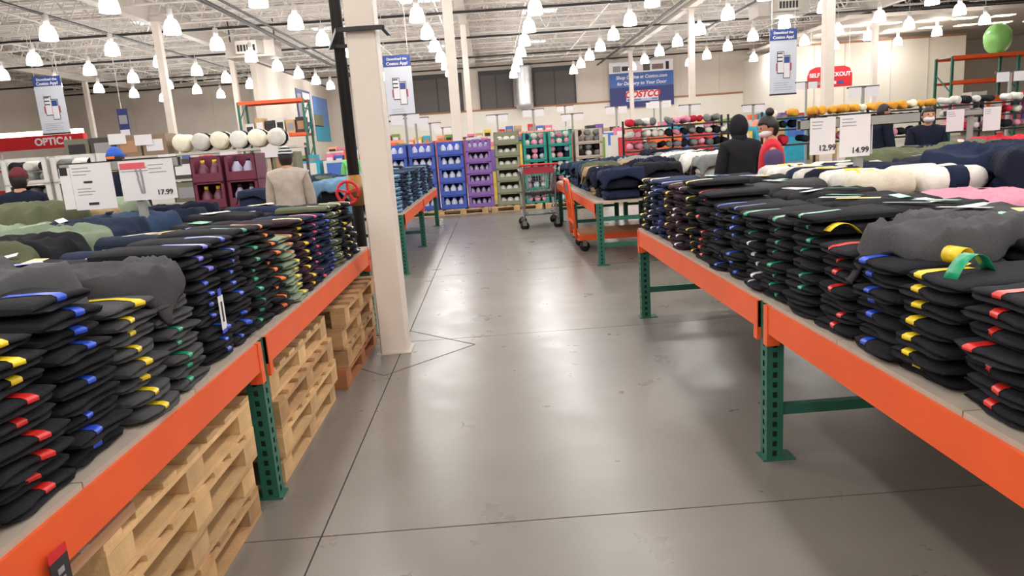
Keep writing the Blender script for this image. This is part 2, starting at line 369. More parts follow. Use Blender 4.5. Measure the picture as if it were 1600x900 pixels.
def rack(label, xa, xb, ys, braces=(.25,), top=.785):
    """xa: aisle face, xb: far face, ys: frame positions along the aisle"""
    sg = 1 if xb > xa else -1
    t = empty('rack_table', label, 'rack', (xa, ys[0], 0))
    D = abs(xb-xa)
    for y in ys:
        for x in (.04*sg, (D-.04)*sg):
            p = link('post', POST, t, (x, y-ys[0], 0)); link('shade_core', CORE, p); link('base_plate', FOOT, p, None, (0, 0, 0 if (sg > 0) == (x*sg < .1) else PI))
        for z in braces: MB().box(.08, -.02, z-.025, D-.08, .02, z+.025).build('frame_brace', M_GREEN, t, (0, y-ys[0], 0), (0, 0, 0 if sg > 0 else PI))
    for ya, yb in zip(ys, ys[1:]):
        L = yb-ya-.08
        for x, fs in ((.012*sg, -sg), ((D-.012)*sg, sg)):
            b = MB(); b.box(-.025, 0, 0, .025, L, .13); bo = b.build('beam', M_ORANGE, t, (x, ya-ys[0]+.04, top-.13))
            for yy, d in ((0, 1), (L, -1)):
                c = MB(); c.box(-.03 if fs < 0 else -.028, min(0, d*.045), -.06, .03, max(0, d*.045), .132); c.build('beam_connector', M_ORANGE, bo, (0, yy, 0))
        n = 4; wd = (yb-ya)/n
        for k in range(n):
            MB().box(min(0, (D)*sg), .003, 0, max(0, D*sg), wd-.003, .018).build('deck_board', M_PLY, t, (0, ya-ys[0]+k*wd, top))
    return t
rack('orange and green rack table under the trouser stacks right of the aisle', 1.23, 2.33, (.35, 3.2, 6.08))
rack('orange and green rack table under the plush throws, behind the right trouser table', 3.6, 2.42, (.35, 3.2, 6.08))
rack('orange and green rack table over the wooden pallets left of the aisle', -1.14, -2.3, (.3, 3.2, 6.15))
rack('orange and green rack table behind the left trouser table', -3.6, -2.4, (.3, 3.2, 6.15))
rack('orange rack table of denim stacks left of the aisle beyond the column', -1.2, -2.4, (9.2, 11.8, 14.85))
rack('green-ended rack table of jeans beyond the right trouser table', 1.26, 2.45, (8.8, 11.6, 14.0), (.26, .59))
rack('rack table behind the jeans table on the right', 3.7, 2.55, (8.8, 11.6, 14.0), (.26, .59))
rack('rack table beyond the cross aisle on the left, behind the denim table', -3.7, -2.5, (9.2, 11.8, 14.85))
TOP = .803
rack('orange and green rack table under the far grey sign stand, right side', 4.6, 5.8, (3.6, 6.2, 8.5))
# ---------------------------------------------------------------- wooden pallets
PW, PD, PH = 1.2, 1.0, .144
PLANK = {m: MB().box(0, 0, 0, PD, .1, .02).mesh('plank', m) for m in (M_WOOD, M_WOOD2, M_WOODR)}
STRG = {m: MB().box(0, 0, 0, .1, PW, .02).mesh('stringer_board', m) for m in (M_WOOD, M_WOOD2, M_WOODR)}
BLOCK = {m: MB().box(0, 0, 0, .1, .145, .08).mesh('block', m) for m in (M_WOOD, M_WOOD2, M_WOODR)}
def pallet(x, y, z, m, label, rz=0., group=None):
    t = empty('wooden_pallet', label, 'pallet', (x, y, z), rz, group)
    for xx in (0, .45, .9):
        link('stringer_board', STRG[m], t, (xx, 0, 0)); link('stringer_board', STRG[m], t, (xx, 0, .102))
        for yy in (0, .5275, 1.055): link('block', BLOCK[m], t, (xx, yy, .021))
    for k in range(7): link('plank', PLANK[m], t, (0, k*(PW-.1)/6, .123), (0, 0, random.uniform(-.006, .006)))
    return t
for sname, px, py, ms in (('nearest stack', -2.17, 1.83, (M_WOOD2, M_WOOD, M_WOOD, M_WOOD)), ('middle stack', -2.15, 3.32, (M_WOOD, M_WOOD, M_WOOD2, M_WOOD)), ('stack beside the column', -2.1, 4.72, (M_WOODR, M_WOOD2, M_WOOD2, M_WOOD2))):
    for k, m in enumerate(ms):
        pallet(px+random.uniform(-.02, .02), py+random.uniform(-.02, .02), .001+k*.1445, m, 'wooden pallet, %s from the floor in the %s under the left table' % (ORD[k+1], sname), random.uniform(-.012, .012), 'pallets under the left table')
cbx = empty('cardboard_sheet', 'flat brown cardboard box lying on the nearest pallet stack', 'cardboard', (-1.52, 1.5, .582))
MB().box(-.35, 0, .0, .36, .5, .035).build('carton', M_CARD, cbx); MB().box(-.35, .22, .035, .36, .26, .037).build('tape', M_PLY, cbx)
MB().tube([(1.002, .075+.028*math.cos(2*PI*k/16), .06+.028*math.sin(2*PI*k/16)) for k in range(16)], .003, 4, True).build('round_stamp', M_WOODR, bpy.data.objects['wooden_pallet.002'])

# ---------------------------------------------------------------- garments
def fold_pos(seed, L, W, T, lips):
    pr = [(L, T), (L*.7, T), (L*.42, T), (L*.2, T), (.05, T*.995), (.02, T*.97)]
    r = T/lips/2
    for l in range(lips):
        zc = T-r-2*r*l
        for a in (60, 20, -20, -60): pr.append((.016-.03*math.cos(math.radians(a)), zc+r*math.sin(math.radians(a))*.98))
        if l < lips-1: pr.append((.024, zc-r))
    pr += [(.02, .001), (.1, 0), (L, 0)]
    def pos(i, y, off=0.):
        x, z = pr[i]; t = abs(2*y/W)
        e = 1-.6*min(1, t)**5
        front = max(0, 1-x/.15)
        lipn = (i-6)//5 if 6 <= i < len(pr)-3 else 0
        x2 = x+front*(.026*noise.noise((y*6, seed*3.1, lipn*4.7))+.01*noise.noise((y*17, seed*5.3, lipn)) + .06*max(0, t-.7))
        z2 = T/2+(z-T/2)*e + (.008*noise.noise((x*7, y*8, seed*2.7)) if z > T*.6 else 0) - (front*.005 if z > T*.3 else 0)
        if off:
            a = pr[max(0, i-1)]; b = pr[min(len(pr)-1, i+1)]; nx, nz = -(a[1]-b[1]), (a[0]-b[0]); q = math.hypot(nx, nz) or 1
            x2 += nx/q*off; z2 += nz/q*off
        return (x2, y, z2)
    return pr, pos
def fold_mesh(seed, L=.36, W=.275, T=.045, lips=2):
    pr, pos = fold_pos(seed, L, W, T, lips); m = MB(); n = len(pr); J = 10
    vs = [pos(i, -W/2+W*j/(J-1)) for j in range(J) for i in range(n)]; fs = []
    for j in range(J-1):
        for i in range(n): fs.append((j*n+i, j*n+(i+1) % n, (j+1)*n+(i+1) % n, (j+1)*n+i))
    m.add(vs, [tuple(reversed(f)) for f in fs], True); m.add([], [])
    m.f.append(tuple(range(n))); m.mi.append(0); m.sm.append(False)
    m.f.append(tuple((J-1)*n+i for i in reversed(range(n)))); m.mi.append(0); m.sm.append(False)
    return m
def strip_mesh(seed, y0, wd, long=False, L=.36, W=.275, T=.045, lips=2):
    pr, pos = fold_pos(seed, L, W, T, lips); m = MB(); i0 = 2 if long else 4; i1 = 11
    vs = [pos(i, y0+wd*k/2, .0022) for k in range(3) for i in range(i0, i1)]; n = i1-i0
    fs = [(k*n+i, (k+1)*n+i, (k+1)*n+i+1, k*n+i+1) for k in range(2) for i in range(n-1)]
    m.add(vs, fs, True); return m
NV = 6
FOLD = [fold_mesh(s) for s in range(NV)]; FM = {}
FZ = [max(v[2] for v in f.v) for f in FOLD]
STRIP = {}
def fold_data(s, c):
    if (s, c) not in FM: FM[(s, c)] = FOLD[s].mesh('folded_trousers', CL[c])
    return FM[(s, c)]
def strip_data(s, c, q, long):
    k = (s, c, q, long)
    if k not in STRIP: STRIP[k] = strip_mesh(s, -.06+.03*q, .036, long).mesh('size_strip', ST[c])
    return STRIP[k]
def stack(xf, yc, side, n, cloth_, strip, place, kind='trousers', T=.045, strip2=None, lean=0., zs=1., q0=None):
    """side +1: right table (front faces -x), -1: left table"""
    z = TOP; q = random.choice((0, 1, 2, 3)) if q0 is None else q0
    for k in range(n):
        s = random.randrange(NV); sc = random.uniform(.9, 1.1)*zs; jx = random.uniform(-.018, .022); jy = random.uniform(-.008, .008)
        rz = random.uniform(-.035, .035)+(0 if side > 0 else PI)
        top_ = k == n-1; c2 = strip2 if (strip2 and k > n*.6) else strip
        lab = '%s folded %s%s, %s from top in %s' % (cloth_, kind, ', %s size strip' % c2 if c2 else '', ORD[n-k], place)
        o = tag(link('folded_'+kind, fold_data(s, cloth_), None, (xf+side*(jx+lean*(z-TOP)), yc+jy, z), (0, 0, rz)), lab, kind, '%s in %s' % (kind, place))
        o.scale = (1, 1, sc)
        if c2 and (random.random() < .9 or top_): link('size_strip', strip_data(s, c2, max(0, min(3, q+random.choice((-1, 0, 0, 0, 1)))), top_), o)
        z += FZ[s]*sc
    return z
RS = [(1.42,'black','red',9,None),(1.72,'black','red',9,None),(2.02,'black','yellow',9,None),(2.30,'black','blue',9,None),(2.585,'black','red',9,None),(2.875,'black','green',11,None),(3.16,'black','green',10,None),
      (3.445,'black','white',10,'green'),(3.73,'black','blue',10,None),(4.01,'black','blue',10,None),(4.29,'black','red',11,None),(4.57,'black','yellow',12,None),(4.85,'maroon','white',11,None),
      (5.13,'maroon','yellow',11,None),(5.41,'navy','purple',11,None),(5.69,'navy','white',11,None),(5.95,'black','yellow',11,None)]
for i, (y, c, s, n, s2) in enumerate(RS):
    stack(1.265, y, 1, round(n*.8), c, s, '%s nearest stack, right table' % ORD[i+1], strip2=s2)
LS = [(1.36,'black','yellow',11,None),(1.65,'black','red',11,'yellow'),(1.95,'black','blue',12,None),(2.26,'charcoal','yellow',10,None),(2.56,'charcoal','green',9,'orange'),(2.86,'black','blue',12,'purple'),(3.15,'black','blue',12,None),
      (3.44,'black','green',12,None),(3.73,'black','orange',12,None),(4.02,'sage','yellow',10,'orange'),(4.31,'maroon','yellow',11,None),(4.60,'navy','pink',11,None),(4.89,'navy','blue',11,None),(5.18,'olive','white',11,None),(5.47,'ink','yellow',11,None),(5.75,'black','white',11,None)]
for i, (y, c, s, n, s2) in enumerate(LS):
    stack(-1.17, y, -1, round(n*.8), c, s, '%s nearest stack, left table' % ORD[i+1], strip2=s2, lean=.08)

# second rows: flat folded garments in fewer thick layers, swing tags on top
TAG = MB().box(-.05, -.09, 0, .05, .09, .003); TAGM = {k: TAG.mesh('swing_tag', m) for k, m in dict(white=M_WHITE, yellow=ST['yellow'], red=ST['red'], green=ST['green'], blue=ST['blue']).items()}
def flat_row(xc, ys_, side, cols, place, h=.37, kind='sweatpants'):
    for i, y in enumerate(ys_):
        c = cols[i % len(cols)]; z = TOP; n = 4; hh = h*random.uniform(.92, 1.06)/n
        for k in range(n):
            s = random.randrange(NV)
            o = tag(link('folded_'+kind, fold_data(s, c), None, (xc+side*random.uniform(-.02, .02)-side*.2, y+random.uniform(-.01, .01), z), (0, 0, random.uniform(-.07, .07)+(0 if side > 0 else PI))),
                    '%s thick folded %s, %s from top, %s nearest pile in %s' % (c, kind, ORD[n-k], ORD[i+1], place), kind, kind+' in '+place)
            o.scale = (1.2, 1.03, hh/FZ[s]); z += hh
            if k == n-1:
                for q in range(random.choice((2, 2, 3))):
                    tc = random.choice(('white', 'white', 'white', 'white', 'green', 'blue', 'yellow'))
                    g = link('swing_tag', TAGM[tc], o, (random.uniform(.08, .25), random.uniform(-.06, .06), .047+.001*q), (0, random.uniform(-.04, .04), random.uniform(-1.2, 1.2)))
                    g.scale = (.45, .95, .12)
flat_row(1.9, [1.6+.3*k for k in range(15)], 1, ['black', 'black', 'black', 'black', 'charcoal', 'black'], 'second row, right table', .42)
flat_row(-1.86, [2.0+.3*k for k in range(14)], -1, ['black', 'charcoal', 'black', 'black', 'black', 'navy', 'darkjean'], 'second row, left table', .44)

def rumple_mesh(seed, sx, sy, h):
    """a garment thrown over a pile: folded plateau whose hem droops over the sides"""
    NX, NY = 30, 24; m = MB(); vs = []; ang = seed*1.3
    for layer in (0, 1):
        for j in range(NY+1):
            for i in range(NX+1):
                s, t = 2*i/NX-1, 2*j/NY-1
                q = (abs(s)**3.2+abs(t)**3.2)**(1/3.2); th = math.atan2(t, s)
                out = 1+.16*noise.noise((math.cos(th)*1.4, math.sin(th)*1.4, seed*4.1))
                k = max(0, q-.78)/.36
                x = s*sx/2*out*(1-.2*min(1, k)); y = t*sy/2*out*(1-.2*min(1, k))
                hem = .012*math.sin(th*6+seed)*min(1, k*1.5); x += math.cos(th)*hem; y += math.sin(th)*hem
                d = s*math.cos(ang)+t*math.sin(ang); e2 = -s*math.sin(ang)+t*math.cos(ang)
                w1 = noise.noise((d*2.6+.9*noise.noise((s*1.7, t*1.7, seed)), e2*.9, seed*2.1)); w2 = noise.noise((e2*3.8+noise.noise((t*2, s*2, seed+5)), d*1.2, seed*3.7))
                f = (1.2-math.sqrt(w1*w1+.012)*2.4)*.6+(1.2-math.sqrt(w2*w2+.02)*2.2)*.25+.05*noise.noise((s*6, t*6, seed*9.))
                z = h*(.25+.75*max(0, f))*(1-.3*min(1, q)**3) - .12*min(1.1, k)**1.7
                vs.append((x*(1-.03*layer), y*(1-.03*layer), z-.014*layer))
    n = NX+1; N = n*(NY+1)
    m.add(vs, [(j*n+i, j*n+i+1, (j+1)*n+i+1, (j+1)*n+i) for j in range(NY) for i in range(NX)] + [(N+j*n+i, N+(j+1)*n+i, N+(j+1)*n+i+1, N+j*n+i+1) for j in range(NY) for i in range(NX)], True)
    rim = [i for i in range(n)] + [j*n+NX for j in range(1, NY+1)] + [NY*n+i for i in range(NX-1, -1, -1)] + [j*n for j in range(NY-1, 0, -1)]
    for a_, b_ in zip(rim, rim[1:]+rim[:1]): m.f.append((a_, N+a_, N+b_, b_)); m.mi.append(0); m.sm.append(True)
    return m
RV = [rumple_mesh(s+1, .7, .6, .085) for s in range(8)]; RM = {}
def rum_data(s, c):
    if (s, c) not in RM: RM[(s, c)] = RV[s].mesh('rumpled_garment', CL[c])
    return RM[(s, c)]
NRUM = [0]
CNAME = dict(jean='blue denim', darkjean='dark denim', lightjean='pale denim', ink='blue-black', paleblue='pale blue', sage='sage green', cream='cream')
def rumple(x, y, z, c, place, sc=(1,1,1), rz=None, name='rumpled_garment', kind='garment', tilt=.03):
    s = random.randrange(8); NRUM[0] += 1
    o = tag(link(name, rum_data(s, c), None, (x, y, z), (random.uniform(-tilt, tilt), random.uniform(-tilt, tilt), random.choice((0, PI))+random.uniform(-.35, .35) if rz is None else rz)),
            '%s rumpled %s %s' % (CNAME.get(c, c), kind, place), kind, 'loose garments'); o.scale = sc
    if random.random() < .45:
        v = RV[s].v[random.choice((9, 12, 15))*31+random.choice((8, 12, 18, 22))]
        g = link('swing_tag', TAGM[random.choice(('white', 'white', 'white', 'yellow', 'red'))], o, (v[0], v[1], v[2]+.006), (random.uniform(-.15, .15), random.uniform(-.15, .15), random.uniform(0, 3))); g.scale = (.5, .8, .4)
    return o
# loose sweatshirts lying over the near left stacks
rumple(-1.6, 2.05, 1.24, 'charcoal', 'thrown over the near left stacks, biggest one', (1.0, .95, 1.5), 1.2, tilt=.05)
rumple(-1.42, 2.5, 1.2, 'charcoal', 'hanging over the green-strip stack on the left', (.85, .7, 1.3), .4, tilt=.05)
rumple(-1.95, 2.45, 1.24, 'charcoal', 'behind the biggest thrown sweatshirt on the left', (1.0, .9, 1.5), 2.2, tilt=.05)
rumple(1.58, 2.42, 1.17, 'charcoal', 'lying open over the near right stacks', (.9, .85, 1.35), .5, tilt=.04)
def heap_row(xc, ys_, cols, place, base=.24, h2=.17, sc=1., top=None, jit=.05):
    """two thick folded garments with one loose garment thrown over them, one heap per position"""
    for i, y in enumerate(ys_):
        c = cols[i % len(cols)]; z = TOP; sgn = 1 if xc > 0 else -1
        for k in range(2):
            c1 = cols[(i+k) % len(cols)]; hh = base*random.uniform(.4, .56)
            sv = random.randrange(NV); o = tag(link('folded_garment', fold_data(sv, c1), None, (xc-sgn*.21*sc+random.uniform(-.02, .02), y+random.uniform(-.015, .015), z), (0, 0, random.uniform(-.06, .06)+(0 if sgn > 0 else PI))),
                    '%s thick folded garment, %s layer, %s nearest heap, %s' % (CNAME.get(c1, c1), ('bottom', 'middle')[k], ORD[i+1], place), 'garment', 'folded garments in '+place)
            o.scale = (1.17*sc, 1.34*sc, hh/FZ[sv]); z += hh
        rumple(xc+random.uniform(-jit, jit), y+random.uniform(-.03, .03), z+.022, c, 'thrown over %s nearest heap, %s' % (ORD[i+1], place), (sc*random.uniform(.92, 1.1), sc*random.uniform(.9, 1.1), random.uniform(1.0, 1.9)))
heap_row(-2.6, [2.2+.42*k for k in range(10)], ['charcoal', 'black', 'sage', 'olive', 'black', 'sage', 'darkjean', 'jean', 'darkjean', 'ink'], 'third row, left table', .36, .17)
heap_row(-3.25, [3.0+.44*k for k in range(8)], ['olive', 'sage', 'olive', 'sage', 'sage', 'olive', 'khaki', 'sage'], 'last row, left table', .45, .2)
heap_row(2.62, [2.2, 2.6, 3.0], ['black', 'charcoal', 'black'], 'near third row, right table', .22, .16)
heap_row(2.5, [3.35, 3.75], ['pink', 'pink'], 'pink throws, right table', .3, .2, 1.1)
heap_row(3.2, [2.7, 3.15, 3.6], ['pink', 'paleblue', 'pink'], 'back pink throws, right table', .3, .22, 1.1)
heap_row(3.3, [4.1, 4.62, 5.14, 5.66], ['ink', 'navy', 'ink', 'olive'], 'dark coats, right table', .42, .26, 1.15)
heap_row(4.9, [4.3+.5*k for k in range(8)], ['navy', 'olive', 'ink', 'grey', 'black', 'red', 'olive', 'ink'], 'front row, far side table', .4, .2, 1.1)
heap_row(5.45, [4.5+.5*k for k in range(7)], ['ink', 'red', 'black', 'red', 'sage', 'ink', 'red'], 'back row, far side table', .42, .2, 1.1)
# denim tables farther off
heap_row(1.62, [9.1+.42*k for k in range(11)], ['navy', 'ink', 'khaki', 'olive', 'darkjean', 'jean', 'darkjean', 'jean', 'darkjean', 'jean'], 'front row, far right table', .3, .2)
heap_row(2.15, [9.1+.42*k for k in range(11)], ['black', 'ink', 'black', 'khaki', 'grey', 'jean', 'darkjean', 'jean', 'ink', 'jean'], 'second row, far right table', .34, .22)
heap_row(2.85, [9.1+.45*k for k in range(9)], ['grey', 'white', 'grey', 'sage', 'white', 'grey', 'darkjean', 'ink', 'jean'], 'third row, far right table', .38, .22)
heap_row(3.4, [9.1+.45*k for k in range(9)], ['sage', 'black', 'white', 'grey', 'sage', 'black', 'white', 'grey', 'ink'], 'back row, far right table', .38, .24)
for i in range(16):
    stack(-1.26, 9.45+.34*i, -1, 9, ('lightjean', 'darkjean', 'jean', 'darkjean')[i % 4], None, '%s nearest stack beyond the column' % ORD[i+1], kind='jeans', zs=1.15)
heap_row(-2.05, [9.5+.5*k for k in range(10)], ['lightjean', 'black', 'lightjean', 'darkjean'], 'second row beyond the column', .38, .2)
heap_row(-3.1, [9.5+.5*k for k in range(10)], ['darkjean', 'navy', 'olive', 'jean'], 'back row beyond the column', .36, .2)

# ---------------------------------------------------------------- rolled plush throws on the right table
ROLL = MB(); ROLL.tube([(-.2,0,0),(-.19,0,0),(-.15,.004,.003),(0,-.004,-.003),(.15,.003,.004),(.19,0,0),(.2,0,0)], [.03,.068,.083,.085,.083,.068,.03], 14)
BAND = MB().tube([(-.05,0,0),(.07,0,0)], .0875, 14)
RMESH = {}
def roll(x, y, z, c, bandc, label, rz=0., sc=1., group='rolled plush throws', name='rolled_throw'):
    if c not in RMESH: RMESH[c] = ROLL.mesh('rolled_throw', CL[c])
    o = tag(link(name, RMESH[c], None, (x, y, z), (random.uniform(0, 6), 0, rz)), label, 'throw', group); o.scale = (sc, sc, sc)
    if bandc:
        k = 'band_'+bandc
        if k not in RMESH: RMESH[k] = BAND.mesh('band', ST[bandc] if bandc in ST else CL[bandc])
        link('band', RMESH[k], o)
    return o
cols = ['white', 'cream', 'white', 'ink', 'white', 'cream', 'navy', 'white']; bnd = ['yellow', None, 'navy', None, 'yellow', 'red', None, 'navy']
for ci, xc in enumerate((2.36, 2.79)):
    for lay in range(3):
        for i in range(11-lay):
            q = random.randrange(8)
            roll(xc+random.uniform(-.02, .02), 4.12+.18*i+.09*lay, TOP+.0905+.152*lay, cols[q], bnd[q], '%s rolled throw%s, %s layer, %s nearest in the %s row of rolls' % (
                 CNAME.get(cols[q], cols[q]), ' with %s band' % bnd[q] if bnd[q] else '', ('bottom', 'middle', 'top')[lay], ORD[i+1], ('front', 'back')[ci]), random.uniform(-.1, .1))

# ---------------------------------------------------------------- price sign stands
def lines(parent, x0, x1, z0, n, dz, y=-.004, m=M_PRINT, h=.006):
    for k in range(n): box_obj('print_line', m, (x0, y, z0-k*dz, x0+(x1-x0)*random.uniform(.6, 1), y+.001, z0-k*dz+h), parent)
def stand(x, y, z0, ztop, bx0, bx1, label):
    s = empty('sign_stand', label, 'sign stand', (x, y, z0))
    box_obj('upright', M_GREYP, (-.025, -.02, 0, .025, .02, ztop-z0), s)
    b = MB(); zc = ztop-z0
    b.box(bx0, -.035, zc, bx1, .035, zc+.006); b.box(bx0, -.035, zc+.064, bx1, .035, zc+.07); b.box(bx0, -.035, zc, bx1, -.03, zc+.07); b.box(bx0, .03, zc, bx1, .035, zc+.07)
    b.build('crossbar', M_GREYP, s); box_obj('tube_shade_fill', M_BLACK, (bx0+.01, -.028, zc+.008, bx1-.01, .028, zc+.062), s)  # black filler box: shade of the hollow tube put into colour
    return s
def card(x, y, ztop, w_, h_, price, label, rz=0., psize=.055):
    c = empty('price_card', label, 'sign', (x, y, ztop), rz)
    box_obj('card', M_WHITE, (0, -.003, -h_, w_, 0, 0), c)
    lines(c, .015, w_*.55, -.03, 3, .022)
    if price: text('price', price, psize, M_INK, c, (w_*.68, -.005, -h_+psize*.75))
    return c
stand(2.53, 4.88, 1.19, 1.55, -.42, .4, 'grey sign stand with open crossbar among the rolled throws, right table')
card(2.17, 4.84, 1.625, .175, .245, '12.99', 'narrower white price card, reading 12.99, at the left of the right table stand')
card(2.375, 4.84, 1.63, .21, .28, '14.99', 'wider white price card, reading 14.99, in the middle of the right table stand')
box_obj('card_side', M_WHITE, (.5, .0, -.2, .503, .08, 0), None, None).location = (2.1, 4.84, 1.56); bpy.data.objects['card_side'].location.z = 1.56; tag(bpy.data.objects['card_side'], 'narrow white card turned edge-on at the grey crossbar', 'sign'); bpy.data.objects['card_side'].name = 'price_card'
stand(5.45, 8.05, 1.2, 1.55, -.3, .3, 'grey sign stand farther off in the right-hand table area')
card(5.14, 8.0, 1.63, .2, .24, None, 'white price card left of the far grey stand'); card(5.56, 8.0, 1.63, .2, .26, None, 'white price card right of the far grey stand')
stand(-2.45, 5.0, 1.2, 1.6, -.5, .3, 'grey sign stand among the jeans on the left table')
c1 = card(-2.88, 4.96, 1.66, .28, .31, None, 'white price card with small print, left of two on the left table'); box_obj('print_line', M_INK, (.08, -.005, -.13, .14, -.004, -.115), c1); box_obj('print_line', M_INK, (.09, -.005, -.28, .16, -.004, -.262), c1); lines(c1, .03, .15, -.17, 3, .02)
box_obj('side_flap', M_WHITE, (-.075, -.002, -.3, -.003, 0, -.02), c1); box_obj('tube_end_shade', M_BLACK, (-.07, -.004, -.07, -.02, -.002, -.015), c1)  # black plate paints the shaded opening of the tube
c2 = card(-2.55, 4.96, 1.66, .37, .27, None, 'white card picturing grey leggings under a red heading, left table'); box_obj('red_heading', mat('heading_red', (226, 90, 104), .6), (.01, -.006, -.055, .18, -.003, -.015), c2)
lg = MB()
for a, b in (((.115, -.06), (.125, -.12)), ((.12, -.12), (.135, -.225)), ((.145, -.06), (.15, -.12)), ((.15, -.12), (.15, -.225))): lg.bar((a[0], -.005, a[1]), (b[0], -.005, b[1]), .014, .002, (0, 1, 0))
lg.build('leggings_picture', M_PRINT, c2); lines(c2, .2, .34, -.04, 3, .025); text('price', '17.99', .05, M_INK, c2, (.29, -.005, -.225))

# tags and curled stickers on the near stacks
ht = empty('hang_tag', 'black hang tag with red header hanging on the near orange beam', 'tag', (-1.11, 1.56, .66)); box_obj('tag', M_INK, (0, -.035, -.13, .002, .035, .04), ht); box_obj('red_header', M_RED, (0, -.035, .04, .002, .035, .065), ht); box_obj('barcode', M_WHITE, (0, -.02, -.12, .003, .02, -.09), ht)
for k in range(3): box_obj('pale_mark', M_PRINT, (.002, -.012, -.05+.025*k, .003, .012, -.035+.025*k), ht)
ht = empty('hang_tag', 'white hang tag with blue ends on the black left stack', 'tag', (-1.155, 2.86, 1.0)); box_obj('tag', M_WHITE, (0, -.025, -.07, .002, .025, .07), ht); box_obj('picture', M_INK, (.002, -.008, -.04, .003, .008, .045), ht)
box_obj('blue_end', ST['blue'], (0, -.025, -.085, .002, .025, -.07), ht); box_obj('blue_end', ST['blue'], (0, -.015, .07, .002, .015, .1), ht)
def ribbon(pts, wd, m, label, loc):
    r = MB(); vs = []
    for p in pts: vs += [(p[0], -wd/2, p[1]), (p[0], wd/2, p[1])]
    n_ = len(pts); r.add(vs, [(2*i, 2*i+1, 2*i+3, 2*i+2) for i in range(n_-1)], True)
    o = r.build('curled_size_sticker', m, None, loc, (0, 0, random.uniform(-.4, .4))); sol = o.modifiers.new('thick', 'SOLIDIFY'); sol.thickness = .0015
    return tag(o, label, 'sticker')
ribbon([(.028*math.cos(a*.45), .03+.028*math.sin(a*.45)) for a in range(13)], .07, ST['yellow'], 'curled yellow size sticker lying on the near right stacks', (1.42, 2.12, 1.135))
ribbon([(-.07+.02*k, .05-.004*(k-4)**2) for k in range(9)], .045, ST['green'], 'curled green size sticker hanging over the near right stacks', (1.36, 1.98, 1.145))
ribbon([(-.05+.02*k, .03-.003*(k-3)**2) for k in range(8)], .045, ST['yellow'], 'curled yellow size sticker on the green-strip stack, right table', (1.34, 2.72, 1.175))

# ---------------------------------------------------------------- flatbed cart and shopping cart
CAST = MB().tube([(0,-.02,.075),(0,.02,.075)], .075, 14).mesh('wheel', M_RUBBER); FORK = MB().box(-.03,-.035,.08,.03,.035,.16).mesh('caster_fork', M_CHROME)
fb = empty('flatbed_cart', 'orange flatbed cart parked under the far right jeans table', 'cart', (1.1, 9.95, 0))
MB().box(.05, 0, .17, 1.3, .72, .25).build('deck', M_ORANGE, fb); MB().box(.08, .03, .25, 1.27, .69, .265).build('deck_board', M_CARD, fb)
h = MB(); h.tube([(.03,.04,.2),(.0,.04,.6),(-.04,.04,.95),(-.05,.1,1.03),(-.05,.62,1.03),(-.04,.68,.95),(0,.68,.6),(.03,.68,.2)], .022, 8)
for z in (.42, .7): h.bar((.01, .04, z), (.01, .68, z), .03)
for yy in (.25, .47): h.bar((.01, yy, .42), (-.03, yy, 1.0), .02)
h.build('push_handle', M_ORANGE, fb)
box_obj('notice', mat('notice_blue', (70, 110, 150), .5), (-.062, .12, .86, -.06, .34, .98), fb)
for x in (.15, 1.2):
    for y in (.1, .62): f_ = link('caster_fork', FORK, fb, (x, y, 0)); link('wheel', CAST, f_)
sc_ = empty('shopping_cart', 'grey wire shopping cart with red handle panel in the aisle', 'cart', (.5, 13.2, 0)); sc_.scale = (1.12, 1.12, 1.1)
b = MB()
def rect(z, x0, x1, y0, y1): return [(x0,y0,z),(x1,y0,z),(x1,y1,z),(x0,y1,z)]
tp, bt = rect(.98, .0, .62, 0, .95), rect(.52, .08, .54, .12, .85)
b.tube(tp, .012, 6, True); b.tube(bt, .01, 6, True)
for e in range(4):
    a0, a1 = Vector(tp[e]), Vector(tp[(e+1) % 4]); b0, b1 = Vector(bt[e]), Vector(bt[(e+1) % 4]); nn = 12 if e % 2 == 0 else 16
    for k in range(nn+1): b.bar(a0.lerp(a1, k/nn), b0.lerp(b1, k/nn), .005)
    for k in range(1, 5): b.bar(a0.lerp(b0, k/5), a1.lerp(b1, k/5), .006)
for k in range(1, 9): b.bar((.08+.46*k/9, .12, .52), (.08+.46*k/9, .85, .52), .006)
b.build('basket', M_CHROME, sc_)
fr = MB()
for x in (.03, .59):
    fr.tube([(x, .0, 1.06), (x, .02, .9), (x+(.02 if x < .3 else -.02), .06, .45), (x, .02, .2), (x, -.0, .12)], .018, 8); fr.tube([(x, .04, .22), (x, .8, .2), (x, .86, .5)], .016, 8)
fr.tube([(.03, .03, .24), (.59, .03, .24)], .016, 8); fr.tube([(.03, .8, .2), (.59, .8, .2)], .016, 8); fr.box(.12, .06, .225, .5, .7, .24); fr.build('chassis', M_CHROME, sc_)
MB().tube([(-.01, -.02, 1.07), (.63, -.02, 1.07)], .018, 8).build('handle', M_RED, sc_)
MB().box(.06, -.015, .92, .56, .0, 1.04).build('handle_panel', mat('cart_red', (150, 36, 50), .5), sc_)
MB().box(.08, .1, .56, .54, .5, .62).build('child_seat', M_RUBBER, sc_)
for x in (.03, .59):
    for y in (.0, .8): f_ = link('caster_fork', FORK, sc_, (x, y, -.02)); link('wheel', CAST, f_)

